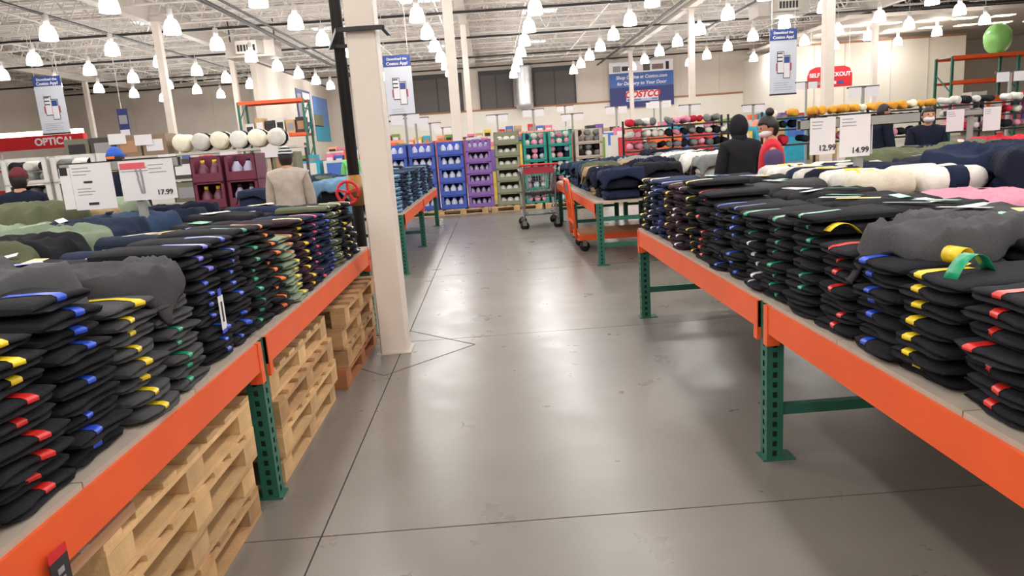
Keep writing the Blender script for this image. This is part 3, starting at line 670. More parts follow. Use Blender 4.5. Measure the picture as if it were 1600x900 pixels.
# ---------------------------------------------------------------- stacked display crates at the end of the aisle
def crate_mesh(w_, d, h_, m, lip=.36):
    b = MB(); t = .015
    b.box(0,0,0,w_,d,t); b.box(0,d-t,0,w_,d,h_); b.box(0,0,0,t,d,h_); b.box(w_-t,0,0,w_,d,h_)
    b.box(0,0,0,w_,t,h_*lip); b.box(0,0,h_*lip,w_*.12,t,h_); b.box(w_*.88,0,h_*lip,w_,t,h_); b.box(0,0,h_-.02,w_,.02,h_)
    return b.mesh('display_crate', m)
BOT = {}
def bottle(kind, x, y, z, label, s=1.):
    if kind not in BOT:
        bm_ = MB(); cp = MB()
        if kind == 'ball': bm_.ell((0,0,.07), (.07,.07,.07)); cp = None
        else:
            bm_.lathe([(.05,0),(.062,.02),(.062,.13),(.03,.18),(.022,.2)], 10); cp.lathe([(.024,.2),(.024,.235)], 8)
        body = {'blue': mat('jug_white', (206, 212, 236), .35), 'red': mat('jug_white', (206, 212, 236), .35), 'clear': mat('pack_clear', (176, 168, 196), .3), 'ball': mat('pack_white', (214, 212, 204), .5), 'plum': mat('plum_pack', (110, 60, 80), .4)}[kind]
        BOT[kind] = (bm_.mesh('bottle', body), cp.mesh('cap', {'blue': ST['blue'], 'red': M_RED, 'clear': M_INK, 'plum': ST['yellow']}[kind]) if cp else None)
    o = tag(link('packed_ball' if kind == 'ball' else 'bottle', BOT[kind][0], None, (x, y, z)), label, 'ball' if kind == 'ball' else 'bottle', 'goods in the crates'); o.scale = (s, s, s)
    if BOT[kind][1]: link('cap', BOT[kind][1], o)
def crate_stack(x, y, z, w_, h_, n, m, cname, kind, items=3, d=.55, s=1.):
    key = 'crate_'+cname; me = crate_mesh(w_, d, h_, m)
    for k in range(n):
        tag(link('display_crate', me, None, (x, y, z+k*(h_+.004))), '%s display crate, %s from bottom of its stack' % (cname, ORD[k+1]), 'crate', cname+' crates')
        for i in range(items):
            bottle(kind, x+w_*(i+.8)/(items+.6), y+.13, z+k*(h_+.004)+.017, '%s in %s crate of %s stack, %s from left' % ('white ball' if kind == 'ball' else 'bottle', ORD[k+1], cname, ORD[i+1]), s)
CB = mat('crate_blue', (62, 88, 178), .5); CP = mat('crate_purple', (132, 92, 168), .5); CG = mat('crate_olive', (134, 136, 112), .55); CT = mat('crate_teal', (38, 150, 136), .5); CM = mat('crate_maroon', (104, 34, 58), .5); CW = mat('crate_white', (214, 212, 208), .5); CBG = mat('crate_beige', (196, 180, 166), .5)
for i, x0 in enumerate((-3.95, -2.66, -1.37, -.08, 1.21, 2.5)): pallet(x0, 17.98, .001, M_WOOD, 'low wooden pallet under the stacked crates, %s from the left' % ORD[i+1], -PI/2, 'pallets under the crates')
ZC = .147
crate_stack(-2.62, 17.02, ZC, .62, .315, 5, CB, 'blue, far left,', 'blue', 3, s=1.2); crate_stack(-1.96, 17.02, ZC, .62, .315, 5, CB, 'blue with red-capped jugs', 'red', 3, s=1.2)
crate_stack(-1.28, 17.0, ZC, .62, .315, 5, CB, 'blue, beside the purple crates,', 'blue', 3, s=1.2); crate_stack(-.62, 17.0, ZC, .62, .262, 6, CP, 'purple', 'clear', 4, s=.9); crate_stack(.08, 17.0, ZC, .6, .285, 6, CG, 'olive', 'ball', 3, s=1.2)
def tray_display(x, y, w_, n, h_, m, cname, palette, z0=ZC, d=.6, per=5):
    me = crate_mesh(w_, d, h_, m, .14); per = 3; q = w_/3.3/.17
    for k in range(n):
        tag(link('display_crate', me, None, (x, y, z0+k*(h_+.004))), '%s display tray, %s from bottom of its stack' % (cname, ORD[k+1]), 'crate', cname+' trays')
        for lay in range(2):
            for i in range(per):
                c = random.choice(palette); r_ = .0875*min(q, .88)
                roll(x+w_*(i+.55)/(per+.1), y+.24, z0+k*(h_+.004)+.018+r_*(1+2*lay), c, None, '%s rolled textile, %s %s in %s tray of %s display' % (CNAME.get(c, c), ('lower', 'upper')[lay], ORD[i+1], ORD[k+1], cname), PI/2, min(q, .88), 'textiles in trays', 'rolled_textile')
tray_display(.76, 17.0, .56, 5, .33, CT, 'teal, left one,', ['paleblue', 'white', 'navy', 'pink'], per=4); tray_display(1.36, 17.0, .56, 5, .33, CT, 'teal, right one,', ['navy', 'pink', 'paleblue', 'white'], per=4)
tray_display(2.0, 17.0, .66, 5, .33, CBG, 'beige', ['white', 'grey', 'maroon'], per=4)
crate_stack(-5.0, 12.0, 0, .52, .43, 4, CM, 'maroon, left,', 'plum', 2, s=1.5); crate_stack(-4.44, 12.0, 0, .52, .43, 4, CM, 'maroon, right,', 'clear', 2, s=1.5)
tray_display(-7.0, 10.4, .66, 5, .37, CW, 'white, left,', ['black', 'grey', 'white'], 0, per=4); tray_display(-6.3, 10.4, .66, 5, .37, CW, 'white, right,', ['black', 'grey', 'white'], 0, per=4)

# ---------------------------------------------------------------- tiered racks of soft goods behind the tables
def tier_rack(x0, x1, y, tiers, palettes, label, place, per=.17, name='tiered_rack', sc=.85):
    t = empty(name, label, 'rack', (x0, y, 0)); W_ = x1-x0
    for k in range(int(W_/1.1)+2):
        xx = min(W_, k*1.1); MB().box(xx-.02, .5, 0, xx+.02, .54, tiers[-1]+.15).build('post', M_BLACK, t)
    for z in tiers: box_obj('shelf', M_RUBBER, (0, 0, z-.03, W_, .54, z), t)
    for k, z in enumerate(tiers):
        n_ = int(W_/per)
        for i in range(n_):
            c = random.choice(palettes[k % len(palettes)])
            if random.random() < .08: continue
            ro = roll(x0+per*(i+.5), y+.2, z+.1, c, None, '%s rolled textile, %s from left, %s shelf up, %s' % (CNAME.get(c, c), ORD[i+1], ORD[k+1], place), PI/2+random.uniform(-.35, .35), sc, 'textiles on '+place, 'rolled_textile'); ro.scale = (random.uniform(.5, .9), random.uniform(.7, 1.0), random.uniform(.7, 1.15)); ro.rotation_euler.y = random.uniform(-.15, .15)
PK = [['black', 'pink', 'grey', 'black', 'white'], ['black', 'grey', 'black', 'pink'], ['pink', 'grey', 'white', 'black'], ['white', 'pink', 'grey', 'red']]
tier_rack(2.95, 5.3, 15.4, (1.0, 1.25, 1.5, 1.75), PK, 'black tiered rack of black, grey and pink rolled textiles left of the hooded person', 'the pink rack')
tier_rack(5.6, 9.2, 14.2, (1.2, 1.5, 1.72), [['black', 'red', 'pink'], ['black', 'red', 'ink'], ['mustard', 'cream', 'mustard']], 'black tiered rack with yellowish goods on top behind the signs', 'the yellow-topped rack', .2)
tier_rack(9.6, 13.2, 15.0, (1.2, 1.5, 1.75), [['black', 'pink', 'red', 'white'], ['white', 'red', 'black', 'pink'], ['white', 'red', 'black']], 'tiered rack of white and red goods at the right edge', 'the right edge rack', .22)
# bedding shelf on the left
def carton(x, y, z, w_, d, h_, m, label, group, cardlab=False):
    o = empty('product_carton', label, 'carton', (x, y, z), random.uniform(-.02, .02), group)
    box_obj('box', m, (0, 0, 0, w_, d, h_), o); box_obj('printed_panel', random.choice((M_PRINT, M_INK, M_WHITE, M_CARD)), (w_*.15, -.004, h_*.2, w_*.85, 0, h_*.75), o)
    return o
bs = empty('bedding_shelf', 'long shelf of boxed bedding behind the left tables', 'shelf', (-8.3, 14.2, 0))
for z in (.9, 1.35, 1.85): box_obj('shelf', M_GIRD, (0, 0, z-.04, 4.5, .8, z), bs)
for x in (0, 1.5, 3.0, 4.46): box_obj('post', M_DARK, (x, .74, 0, x+.05, .8, 1.9), bs)
BC = [mat('bed_'+k, v, .6) for k, v in dict(brown=(138,116,96), grey=(140,138,134), olive=(112,112,92), white=(214,208,200), dark=(66,62,60), tan=(196,178,154)).items()]; BN = ['brown', 'grey', 'olive', 'white', 'dark', 'tan']
for k, z in enumerate((.9, 1.35)):
    for i in range(9):
        q = random.randrange(6); carton(-8.27+.495*i, 14.22, z+.003, .46, .5, .38, BC[q], '%s bedding carton, %s from left on %s shelf' % (BN[q], ORD[i+1], ('lower', 'upper')[k]), 'bedding cartons')
for i in range(4):
    q = random.randrange(6); carton(-8.27+.5*i, 14.22, 1.853, .46, .5, .4, BC[q], '%s bedding carton, %s from left on top shelf' % (BN[q], ORD[i+1]), 'bedding cartons')
for i in range(6):
    o = roll(-6.05+.37*i, 14.45, 1.85+.19, ('cream', 'white')[i % 2], ('ink', 'black')[i % 2] if i else None, 'big cream bedding roll with dark band, %s from left on the shelf top' % ORD[i+1], PI/2, 1., 'bedding rolls', 'bedding_roll'); o.scale = (1.3, 2.05, 2.05)
for i, (x, z) in enumerate(((-8.0, 1.6), (-7.4, 2.1), (-7.2, 1.35), (-6.5, 1.65), (-5.3, 1.62), (-4.5, 1.65), (-6.9, 2.05), (-7.8, 1.3))):
    tag(box_obj('price_card', M_WHITE, (0, 0, 0, .34, .004, .2), None, (x, 14.195, z)), 'small white price card, %s on the bedding shelf' % ORD[i+1], 'sign', 'cards on the bedding shelf')

# ---------------------------------------------------------------- far displays, floor bins and cartons
FC = dict(orange=(232,104,50), blue=(70,110,190), teal=(48,160,190), yellow=(226,190,80), pink=(224,120,150), white=(222,216,210), green=(120,150,70), red=(200,50,56), peach=(238,160,130), tan=(196,160,110), purple=(120,90,160), black=(50,46,48))
FM_ = {k: mat('pack_'+k, v, .6, var=.15, scale=5) for k, v in FC.items()}
def bin_(x, y, w_, z, c, c2, place):
    o = empty('display_bin', '%s display bin with %s front, %s' % (c, c2, place), 'bin', (x, y, 0), 0, 'far display bins')
    b = MB(); t = .02; b.box(0,0,0,w_,t,z); b.box(0,.8-t,0,w_,.8,z); b.box(0,t,0,t,.8-t,z); b.box(w_-t,t,0,w_,.8-t,z); b.box(t,t,z-.3,w_-t,.8-t,z-.25); b.build('body', FM_[c], o)
    box_obj('front_panel', FM_[c2], (w_*.1, -.01, z*.55, w_*.9, 0, z*.95), o)
    for i in range(3):
        q = random.choice(list(FC)); carton(x+.06+(w_-.12)*i/3, y+.12, z-.249, w_/3-.08, .4, random.uniform(.38, .55), FM_[q], '%s carton, %s in the %s' % (q, ORD[i+1], place.replace(', ', ' bin, ')), 'cartons in far bins')
def bin_row(y, x0, x1, w_, z, pal, place):
    n_ = int((x1-x0)/(w_+.12))
    for i in range(n_): bin_(x0+i*(w_+.12), y, w_, z*random.uniform(.93, 1.05), pal[i % len(pal)][0], pal[i % len(pal)][1], '%s from left, %s' % (ORD[i+1], place))
bin_row(22.5, -7.5, -1.4, 1., 1.55, [('blue', 'white'), ('teal', 'white'), ('white', 'blue'), ('red', 'black')], 'row behind the blue crates')
bin_row(20.5, -.6, 3.6, .9, 1.6, [('yellow', 'purple'), ('green', 'yellow'), ('orange', 'purple'), ('white', 'green')], 'row behind the purple crates')
bin_row(22.5, 3.9, 9.6, 1., 1.55, [('white', 'red'), ('orange', 'orange'), ('blue', 'red'), ('yellow', 'white'), ('teal', 'tan')], 'row behind the pink rack')
bin_row(31, -5, 5, 1.2, 2.0, [('peach', 'orange'), ('peach', 'white'), ('orange', 'peach'), ('white', 'peach')], 'peach row far down the aisle')
bin_row(31, 6, 16, 1.2, 1.8, [('white', 'tan'), ('teal', 'blue'), ('tan', 'white'), ('teal', 'teal')], 'row far right of the aisle')
bin_row(44, -10, 20, 1.9, 1.9, [('white', 'pink'), ('pink', 'white'), ('tan', 'white'), ('white', 'blue'), ('orange', 'white')], 'farthest row')
bin_row(22, -14.5, -8, 1.1, 1.6, [('white', 'black'), ('tan', 'white'), ('white', 'tan'), ('red', 'white')], 'row behind the bedding shelf')
bin_row(32, -24, -12.5, 1.5, 1.9, [('white', 'red'), ('red', 'white'), ('white', 'white')], 'row under the red sign')
# t-shaped price posts with cards
for i, (x, y, zt) in enumerate([(-2.2, 19.2, 2.5), (-2.2, 21.8, 2.5), (-2.2, 27, 2.5), (-2.2, 34, 2.5), (.3, 26, 2.6), (1.6, 26, 2.7), (3.0, 26, 2.45), (4.6, 26, 2.6), (6.2, 26, 2.7), (7.4, 26.5, 2.5), (3.6, 34, 3.1), (7.8, 34, 3.0), (9.2, 25, 2.3), (9.4, 18, 2.35), (11.5, 26, 3.0), (13.5, 18.5, 2.5), (17, 22, 2.9)]):
    o = empty('price_post', 'slim grey T-shaped post with white price cards, %s counted by position from the column' % ORD[i+1], 'sign', (x, y, 0), 0, 'price posts')
    box_obj('pole', M_GREYP, (-.03, -.03, 0, .03, .03, zt), o); box_obj('crossbar', M_DARK, (-.4, -.03, zt, .4, .03, zt+.05), o)
    for dx_ in (-.38, .06): box_obj('card', M_WHITE, (dx_, -.05, zt-.22, dx_+.32, -.035, zt+.02), o)

# ---------------------------------------------------------------- tall racks
def tall_rack(x0, x1, y, zs, label, d=1.1):
    t = empty('tall_rack', label, 'rack', (x0, y, 0)); W_ = x1-x0; n_ = max(1, round(W_/2.8))
    for k in range(n_+1):
        for yy in (0, d): box_obj('post', M_GREEN, (W_*k/n_-.05, yy-.04, 0, W_*k/n_+.05, yy+.04, zs[-1]+.12), t)
        for z in [.4+1.0*q for q in range(int(zs[-1]))]: MB().bar((W_*k/n_, 0, z), (W_*k/n_, d, z+.8), .04).build('diagonal_brace', M_GREEN, t)
    for z in zs:
        for yy in (-.02, d+.02): box_obj('beam', M_ORANGE, (0, yy-.03, z, W_, yy+.03, z+.14), t)
        box_obj('deck', M_GIRD, (.06, .02, z+.1, W_-.06, d-.02, z+.13), t)
    return t
tall_rack(19.4, 30.6, 30, (1.0, 2.75, 3.75), 'tall green and orange rack with goods at the right edge')
for i in range(14):
    q = random.choice(['white', 'purple', 'pink', 'peach', 'white', 'orange']); carton(19.6+.75*i, 30.1, 1.14, .68, .6, random.uniform(.9, 1.3), FM_[q], '%s carton on the right edge tall rack, %s from left' % (q, ORD[i+1]), 'cartons on the tall rack')
gb = MB(); gb.ell((0, 0, .62), (.55, .45, .62), 20, 14, lambda d: 1+.12*noise.noise((d.x*3, d.y*3, d.z*3)))
tag(gb.build('green_bundle', mat('green_plastic', (140, 200, 110), .25), None, (21.6, 30.5, 3.88)), 'shiny green plastic-wrapped bundle on top of the right edge tall rack', 'bundle')
tall_rack(-11.2, -8.3, 33, (1.2, 2.6, 4.1), 'green and orange rack behind the bedding rolls on the left')
for i in range(6):
    carton(-11.05+.46*i, 33.1, 2.74, .4, .6, random.uniform(.5, .9), FM_[('white', 'tan', 'black')[i % 3]], '%s carton on the left tall rack, %s from left' % (('white', 'tan', 'black')[i % 3], ORD[i+1]), 'cartons on the left rack')

# ---------------------------------------------------------------- banners and wall signs
def banner(x, y, z0, w_, h_, label):
    b = empty('hanging_banner', label, 'banner', (x, y, z0), 0, 'app banners')
    box_obj('sheet', mat('banner_pale', (204, 208, 218), .6), (0, 0, 0, w_, .02, h_), b); box_obj('blue_header', M_BLUE, (0, -.006, h_*.83, w_, 0, h_), b); box_obj('bottom_rail', M_INK, (0, -.02, -.04, w_, .03, .02), b)
    text('heading', 'Download the', w_*.125, M_WHITE, b, (w_/2, -.012, h_*.945), bold=.003); text('heading', 'Costco App!', w_*.15, M_WHITE, b, (w_/2, -.012, h_*.875), bold=.004)
    for dx_, t_, hh in ((.27, .66, .34), (.5, .6, .36)):
        p = box_obj('phone_picture', M_INK, (w_*dx_, -.008, h_*(t_-hh), w_*(dx_+.26), -.003, h_*t_), b); box_obj('screen', M_WHITE, (w_*(dx_+.02), -.012, h_*(t_-hh+.012), w_*(dx_+.24), -.008, h_*(t_-.012)), p)
    box_obj('blue_picture', M_BLUE, (w_*.53, -.016, h_*.48, w_*.73, -.013, h_*.58), b)
    for k in range(3): box_obj('picture_bar', M_INK, (w_*.29, -.016, h_*(.62-.06*k), w_*.47, -.013, h_*(.64-.06*k)), b)
    for xx in (.23, .76): box_obj('hand_picture', mat('hand_print', (176, 90, 90), .6), (w_*xx, -.01, h_*.36, w_*(xx+.05), -.007, h_*.48), b)
    lines(b, w_*.15, w_*.85, h_*.17, 4, h_*.035, -.006, M_PRINT, .015)
    for xx in (.08, w_-.08): MB().bar((xx, .01, h_), (xx, .01, 8.65-z0), .012).build('cable', M_STEEL, b)
banner(-17.0, 28, 3.15, 1.05, 2.1, 'pale app banner with blue header, leftmost of three'); banner(-3.85, 28, 2.75, 1.05, 2.4, 'pale app banner with blue header, right of the aisle column'); banner(10.95, 28, 2.75, 1.05, 2.4, 'pale app banner with blue header above the red-vested woman')
cs = empty('wall_banner', 'big blue wall banner for online shopping with a red logo', 'banner', (9.75, YF-.35, 3.75))
box_obj('navy_field', M_NAVY, (0, 0, 0, 5.1, .03, 1.55), cs); box_obj('blue_field', mat('banner_midblue', (62, 100, 168), .55), (0, 0, 1.55, 5.1, .03, 2.65), cs); box_obj('picture_strip', M_WHITE, (0, 0, 2.65, 5.1, .03, 3.5), cs)
text('heading', 'Shop Online at Costco.com', .36, M_WHITE, cs, (2.55, -.02, 2.3), shear=.2, bold=.008); text('heading', 'for Delivery to Your Door', .36, M_WHITE, cs, (2.55, -.02, 1.83), shear=.2, bold=.008)
lp = box_obj('logo_plate', M_WHITE, (1.3, -.02, .45, 3.85, -.005, 1.25), cs); text('logo', 'COSTCO', .68, M_RED, lp, (2.57, -.03, .95), shear=.25, bold=.03); box_obj('logo_bar', mat('logo_blue', (90, 130, 190), .5), (1.35, -.03, .48, 3.8, -.02, .64), lp); text('logo', 'WHOLESALE', .15, M_WHITE, lp, (2.9, -.035, .56), bold=.004)
for x0, x1, z0, z1, m in ((.3, .9, 2.75, 3.2, M_PRINT), (1.0, 1.7, 2.8, 3.15, M_INK), (2.7, 3.25, 2.75, 3.25, M_DARK), (3.4, 4.3, 2.8, 3.2, mat('sofa_print', (120, 100, 92), .6)), (4.5, 4.75, 2.75, 3.35, M_INK)): box_obj('product_picture', m, (x0, -.012, z0, x1, 0, z1), cs)
sg = empty('checkout_sign', 'red arched sign reading SELF CHECKOUT', 'sign', (19.95, 45, 3.65))
pp = [(0, 0), (2.8, 0), (2.8, .75), (2.65, 1.1), (2.3, 1.25), (.5, 1.25), (.15, 1.1), (0, .75)]
MB().prism(pp, 0, .08, Matrix.Rotation(PI/2, 4, 'X')).build('board', M_RED, sg); text('lettering', 'SELF CHECKOUT', .34, M_WHITE, sg, (1.4, -.1, .75), bold=.012)
for k, m in enumerate((M_PRINT, M_WHITE, M_WHITE, M_BLUE)): box_obj('card_logo', m, (.5+.47*k, -.1, .18, .85+.47*k, -.08, .36), sg)
for xx in (.2, 2.6): MB().bar((xx, -.04, 1.15), (xx, -.04, 3.45), .02).build('cable', M_STEEL, sg)
og = empty('optical_sign', 'red sign band with white OPTICAL lettering at the far left', 'sign', (-21.5, 31.6, 2.75)); box_obj('board', M_RED, (0, 0, 0, 4.0, .3, .55), og); text('lettering', 'OPTICAL', .42, M_WHITE, og, (2.75, -.01, .27), bold=.015); box_obj('light_strip', M_TROF, (-.5, 0, .55, 3.9, .3, .75), og)
for xx in (.2, 3.8): box_obj('support', M_GIRD, (xx, .1, -2.75, xx+.1, .2, 0), og)
bsn = empty('hanging_sign', 'small dark blue hanging sign left of the bedding rolls', 'sign', (-15.1, 30, 3.0)); box_obj('board', M_NAVY, (0, 0, 0, .42, .02, 1.05), bsn); box_obj('pale_panel', M_PRINT, (.05, -.005, .45, .37, 0, .8), bsn); box_obj('white_panel', M_WHITE, (.02, -.005, .0, .4, 0, .22), bsn); MB().bar((.2, .01, 1.05), (.2, .01, 5.65), .02).build('cable', M_STEEL, bsn)
def poster(y0, y1, z0, z1, bits, label):
    p = empty('wall_poster', label, 'poster', (-12.48, y0, z0))
    for (a, b_, c, d, m) in bits: box_obj('print', m, (0, (y1-y0)*a, (z1-z0)*c, .01+.004*(m is not bits[0][4]), (y1-y0)*b_, (z1-z0)*d), p)
poster(48, 51.8, 3.1, 6.1, [(0, 1, 0, 1, M_NAVY), (.45, .95, .62, .95, M_WHITE), (.45, .95, .3, .58, M_WHITE), (.1, .95, 0, .2, M_WHITE), (.1, .35, .3, .9, M_PRINT)], 'navy and white information poster on the partition wall')
poster(52.4, 57.0, 2.7, 5.9, [(0, 1, 0, 1, mat('poster_sky', (90, 130, 190), .5)), (0, 1, 0, .35, mat('poster_sea', (40, 150, 180), .5)), (0, .55, .33, .6, mat('poster_hill', (120, 118, 90), .6))], 'blue seaside poster with a green hill on the partition wall')

# ---------------------------------------------------------------- people
def skin_mesh(name, verts, edges, radii, m, levels=2):
    me = bpy.data.meshes.new(name); me.from_pydata(verts, edges, []); o = bpy.data.objects.new(name, me); COL.objects.link(o)
    sk = o.modifiers.new('skin', 'SKIN'); sk.use_smooth_shade = True
    lay = me.skin_vertices[0].data if me.skin_vertices else None
    if lay is None:
        bm = bmesh.new(); bm.from_mesh(me); bm.verts.layers.skin.verify(); bm.to_mesh(me); bm.free(); lay = me.skin_vertices[0].data
    for i, r in enumerate(radii): lay[i].radius = (r, r) if not isinstance(r, tuple) else r; lay[i].use_root = (i == 0)
    ss = o.modifiers.new('sub', 'SUBSURF'); ss.levels = levels; ss.render_levels = levels
    bpy.context.view_layer.update(); dg = bpy.context.evaluated_depsgraph_get(); out = bpy.data.meshes.new_from_object(o.evaluated_get(dg)); out.name = name
    bpy.data.objects.remove(o); out.materials.clear(); out.materials.append(m); return out
def person(x, y, rz, H, label, top, trousers, hair=None, hat=None, mask=False, arms='down', head_turn=0., sleeve=None, bun=False, hood=False, skin=M_SKIN, head_down=0.):
    k = H/1.68; p = empty('person', label, 'person', (x, y, 0), rz)
    aw = {'down': ((.23, .04, 1.1), (.22, .1, .86)), 'reach': ((.21, -.02, 1.12), (.17, .26, 1.0))}[arms]
    V = [(0,0,.95),(0,0,1.1),(0,.0,1.26),(0,-.01,1.38),(0,0,1.46),(0,.02,1.53)]; E_ = [(0,1),(1,2),(2,3),(3,4),(4,5)]; Rr = [(.13,.1),(.115,.085),(.13,.09),(.1,.07),.055,.055]
    for s in (-1, 1):
        b = len(V); V += [(s*.17,0,1.38),(s*aw[0][0],aw[0][1],aw[0][2]),(s*aw[1][0],aw[1][1],aw[1][2]),(s*aw[1][0],aw[1][1]+.05,aw[1][2]-.05)]
        E_ += [(3,b),(b,b+1),(b+1,b+2),(b+2,b+3)]; Rr += [.045,.038,.03,.032]
        for f in range(4):
            q = len(V); fx = s*(aw[1][0]+(.022*(f-1.5))); V += [(fx, aw[1][1]+.09+.01*(f in (1,2)), aw[1][2]-.09), (fx, aw[1][1]+.11+.012*(f in (1,2)), aw[1][2]-.125)]; E_ += [(b+3,q),(q,q+1)]; Rr += [.01,.008]
        q = len(V); V += [(s*(aw[1][0]-.05), aw[1][1]+.06, aw[1][2]-.04), (s*(aw[1][0]-.06), aw[1][1]+.09, aw[1][2]-.065)]; E_ += [(b+3,q),(q,q+1)]; Rr += [.012,.009]
        b = len(V); V += [(s*.09,0,.88),(s*.1,.015,.5),(s*.1,0,.1),(s*.105,.13,.04)]; E_ += [(0,b),(b,b+1),(b+1,b+2),(b+2,b+3)]; Rr += [.09,.06,.04,.035]
    sc2 = lambda L: [tuple(c*k for c in v) for v in L]
    body = skin_mesh('body', sc2(V), E_, [tuple(c*k for c in r) if isinstance(r, tuple) else r*k for r in Rr], skin)
    hm = MB()
    def face(d):
        q = 1.
        if d.z < 0: q *= 1-.16*(-d.z)*(1 if d.y < .3 else .6)
        if d.y > .93 and -.35 < d.z < .12: q += .13
        if d.y > .6 and .02 < d.z < .25 and .2 < abs(d.x) < .5: q -= .05
        if abs(d.x) > .95 and abs(d.z) < .3: q += .1
        return q
    hc = Vector((0, .035, 1.6)); hm.ell((0,0,0), (.076*k, .096*k, .118*k), 24, 18, face)
    bb = bmesh.new(); bb.from_mesh(body); hme = hm.mesh('head', skin); HM = Matrix.Translation(hc*k) @ Matrix.Rotation(head_turn, 4, 'Z') @ Matrix.Rotation(-head_down, 4, 'X'); hme.transform(HM); bb.from_mesh(hme); bb.to_mesh(body); bb.free(); body.shade_smooth()
    link('body', body, p)
    hp = link('face', MB().cbox(0, .095*k, -.055*k, .04*k, .006, .008*k).mesh('mouth', mat('lips', (150, 84, 78), .6)), p); hp.name = 'mouth'; hp.matrix_local = HM
    ey = MB()
    for s in (-1, 1): ey.ell((s*.03*k, .088*k, .015*k), (.012*k, .008*k, .008*k), 8, 6)
    link('eyes', ey.mesh('eyes', M_HAIR), p).matrix_local = HM
    # clothing
    TV = [(0,0,.8),(0,0,1.08),(0,0,1.27),(0,-.005,1.4),(0,.005,1.5)]; TE = [(0,1),(1,2),(2,3),(3,4)]; TR = [(.2,.155),(.185,.145),(.195,.145),(.155,.12),.08]
    SV, SE, SR = [], [], []
    for s in (-1, 1):
        b = len(TV)
        TV += [(s*.18,0,1.385)]; TE += [(3,b)]; TR += [.055 if sleeve else .085]
        if not sleeve: TV += [(s*aw[0][0],aw[0][1],aw[0][2]),(s*aw[1][0],aw[1][1],aw[1][2])]; TE += [(b,b+1),(b+1,b+2)]; TR += [.072,.055]
        else:
            sm_ = skin_mesh('sleeve', sc2([(s*.17,0,1.39),(s*aw[0][0],aw[0][1],aw[0][2]),(s*aw[1][0],aw[1][1],aw[1][2])]), [(0,1),(1,2)], [.115*k,.085*k,.055*k], sleeve); link('sleeve', sm_, p)
    link('top', skin_mesh('top', sc2(TV), TE, [tuple(c*k for c in r) if isinstance(r, tuple) else r*k for r in TR], top), p)
    LV = [(0,0,.96)]; LE = []; LR = [(.165,.125)]
    for s in (-1, 1):
        b = len(LV); LV += [(s*.09,0,.86),(s*.1,.015,.5),(s*.1,0,.1)]; LE += [(0,b),(b,b+1),(b+1,b+2)]; LR += [.105,.078,.062]
        link('shoe', MB().ell((s*.105*k, .06, .045), (.05, .14, .045)).mesh('shoe', M_RUBBER), p)
    link('trousers', skin_mesh('trousers', sc2(LV), LE, [tuple(c*k for c in r) if isinstance(r, tuple) else r*k for r in LR], trousers), p)
    def cap(name, m, zc, fn, extra=None):
        c = MB()
        c.ell((0,0,0), (.086*k, .107*k, .126*k), 20, 14, fn)
        if extra: extra(c)
        o = link(name, c.mesh(name, m), p); o.matrix_local = HM; return o
    hairfn = lambda d: 1.0 if (d.z > .35 or d.y < -.05 or (d.y < .35 and d.z > -.1)) else .6
    if hair: cap('hair', hair, 0, hairfn, (lambda c: c.ell((0, -.06*k, .14*k), (.045*k, .045*k, .045*k), 12, 8)) if bun else None)
    if hat: cap('hat', hat[0], 0, lambda d: 1.05 if d.z > .12 else .6, (lambda c: c.ell((0, .12*k, .035*k), (.075*k, .08*k, .012), 14, 6)) if hat[1] == 'peak' else None)
    if hood: cap('hood', hood, 0, lambda d: 1.15 if (d.y < .45) else .6, lambda c: c.ell((0, -.02*k, -.12*k), (.085*k, .085*k, .09*k), 14, 8))
    if mask: mm = MB(); mm.ell((0, .035*k, -.045*k), (.07*k, .078*k, .05*k), 16, 10); link('face_mask', mm.mesh('face_mask', M_WHITE), p).matrix_local = HM
    return p
C_ = CL
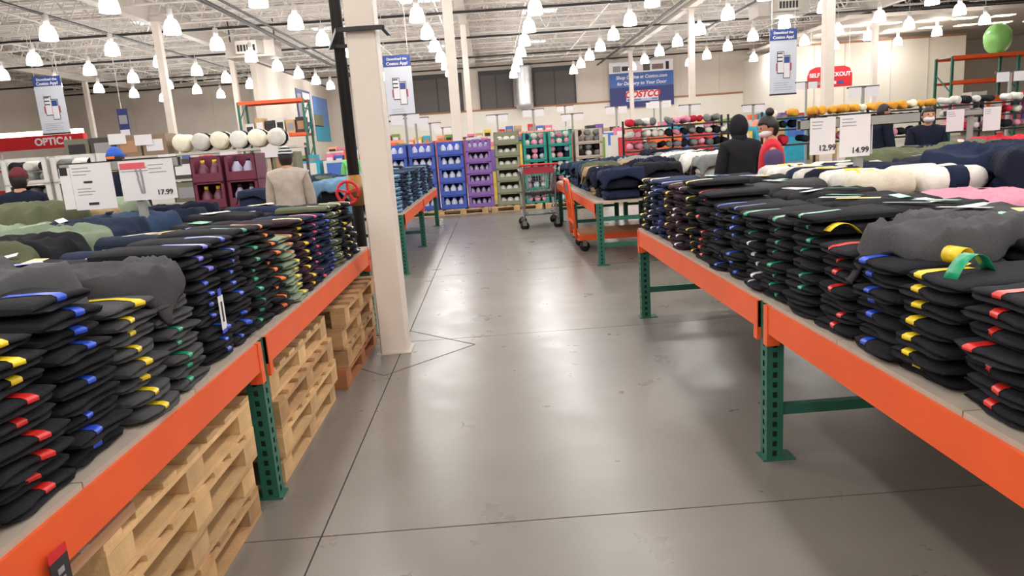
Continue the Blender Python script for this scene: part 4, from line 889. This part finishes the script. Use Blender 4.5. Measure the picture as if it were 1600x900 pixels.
def stripe_mat():
    m = bpy.data.materials.new('striped_knit'); m.use_nodes = True; nt = m.node_tree; b = nt.nodes['Principled BSDF']; b.inputs['Roughness'].default_value = .9
    tc = nt.nodes.new('ShaderNodeTexCoord'); wv = nt.nodes.new('ShaderNodeTexWave'); wv.bands_direction = 'Z'; wv.inputs['Scale'].default_value = 9; wv.inputs['Distortion'].default_value = 1.5
    r = nt.nodes.new('ShaderNodeValToRGB'); r.color_ramp.interpolation = 'CONSTANT'; r.color_ramp.elements[0].color = lin((36, 40, 58))+(1,); r.color_ramp.elements[1].position = .6; r.color_ramp.elements[1].color = lin((210, 208, 206))+(1,)
    nt.links.new(tc.outputs['Object'], wv.inputs['Vector']); nt.links.new(wv.outputs['Fac'], r.inputs['Fac']); nt.links.new(r.outputs['Color'], b.inputs['Base Color']); return m
person(2.86, 7.25, 1.25, 1.66, 'woman-sized figure in red vest over purple sleeves with mask and hair bun', mat('vest_red', (206, 30, 52), .8), C_['black'], M_HAIR, None, True, 'reach', .3, mat('purple_sleeve', (82, 62, 102), .85), True, head_down=.3)
bpy.data.objects['person']['label'] = 'person in red vest over purple sleeves with white mask and hair bun'
person(2.78, 7.95, .2, 1.68, 'person in black hooded jacket beside the person in the red vest', C_['black'], C_['black'], M_HAIR, None, False, 'down', 0, hood=C_['black'])
person(5.9, 9.6, PI-.2, 1.66, 'person in dark jacket and white mask behind the far grey sign stand', C_['ink'], C_['black'], M_HAIR, None, True, 'down')
person(6.7, 12.2, -PI/2, 1.78, 'dark-haired person seen in profile behind the grey crossbar', C_['ink'], C_['black'], M_HAIR)
person(-4.35, 8.4, .1, 1.82, 'person in blue cap with orange strap behind the left price cards', C_['ink'], C_['darkjean'], M_HAIR, (mat('cap_blue', (40, 90, 190), .8), 'peak'))
box_obj('cap_strap', ST['orange'], (-.04, -.105, 1.735, .04, -.085, 1.765), bpy.data.objects['person.004'])
person(-4.9, 7.5, .2, 1.66, 'person in dark red beanie and dark coat at the left edge', C_['ink'], C_['black'], M_HAIR, (cloth('beanie', (104, 48, 52)), 'plain'))
person(-2.45, 8.6, .1, 1.7, 'person in dark and white beanie and beige coat left of the pipe', cloth('beige_coat', (168, 156, 146)), C_['black'], M_HAIR, (stripe_mat(), 'plain'))
person(-3.75, 19.2, .3, 1.68, 'person in bright green hooded top left of the aisle column', cloth('green_top', (130, 214, 130)), C_['black'], mat('hair_brown', (110, 70, 52), .6))

# ---------------------------------------------------------------- tidy labels
for o in SC.objects:
    if 'label' in o: o['label'] = o['label'].replace('first nearest', 'nearest').replace('first from top', 'topmost')
    if 'group' in o: o['group'] = o['group'].replace('first nearest', 'nearest')
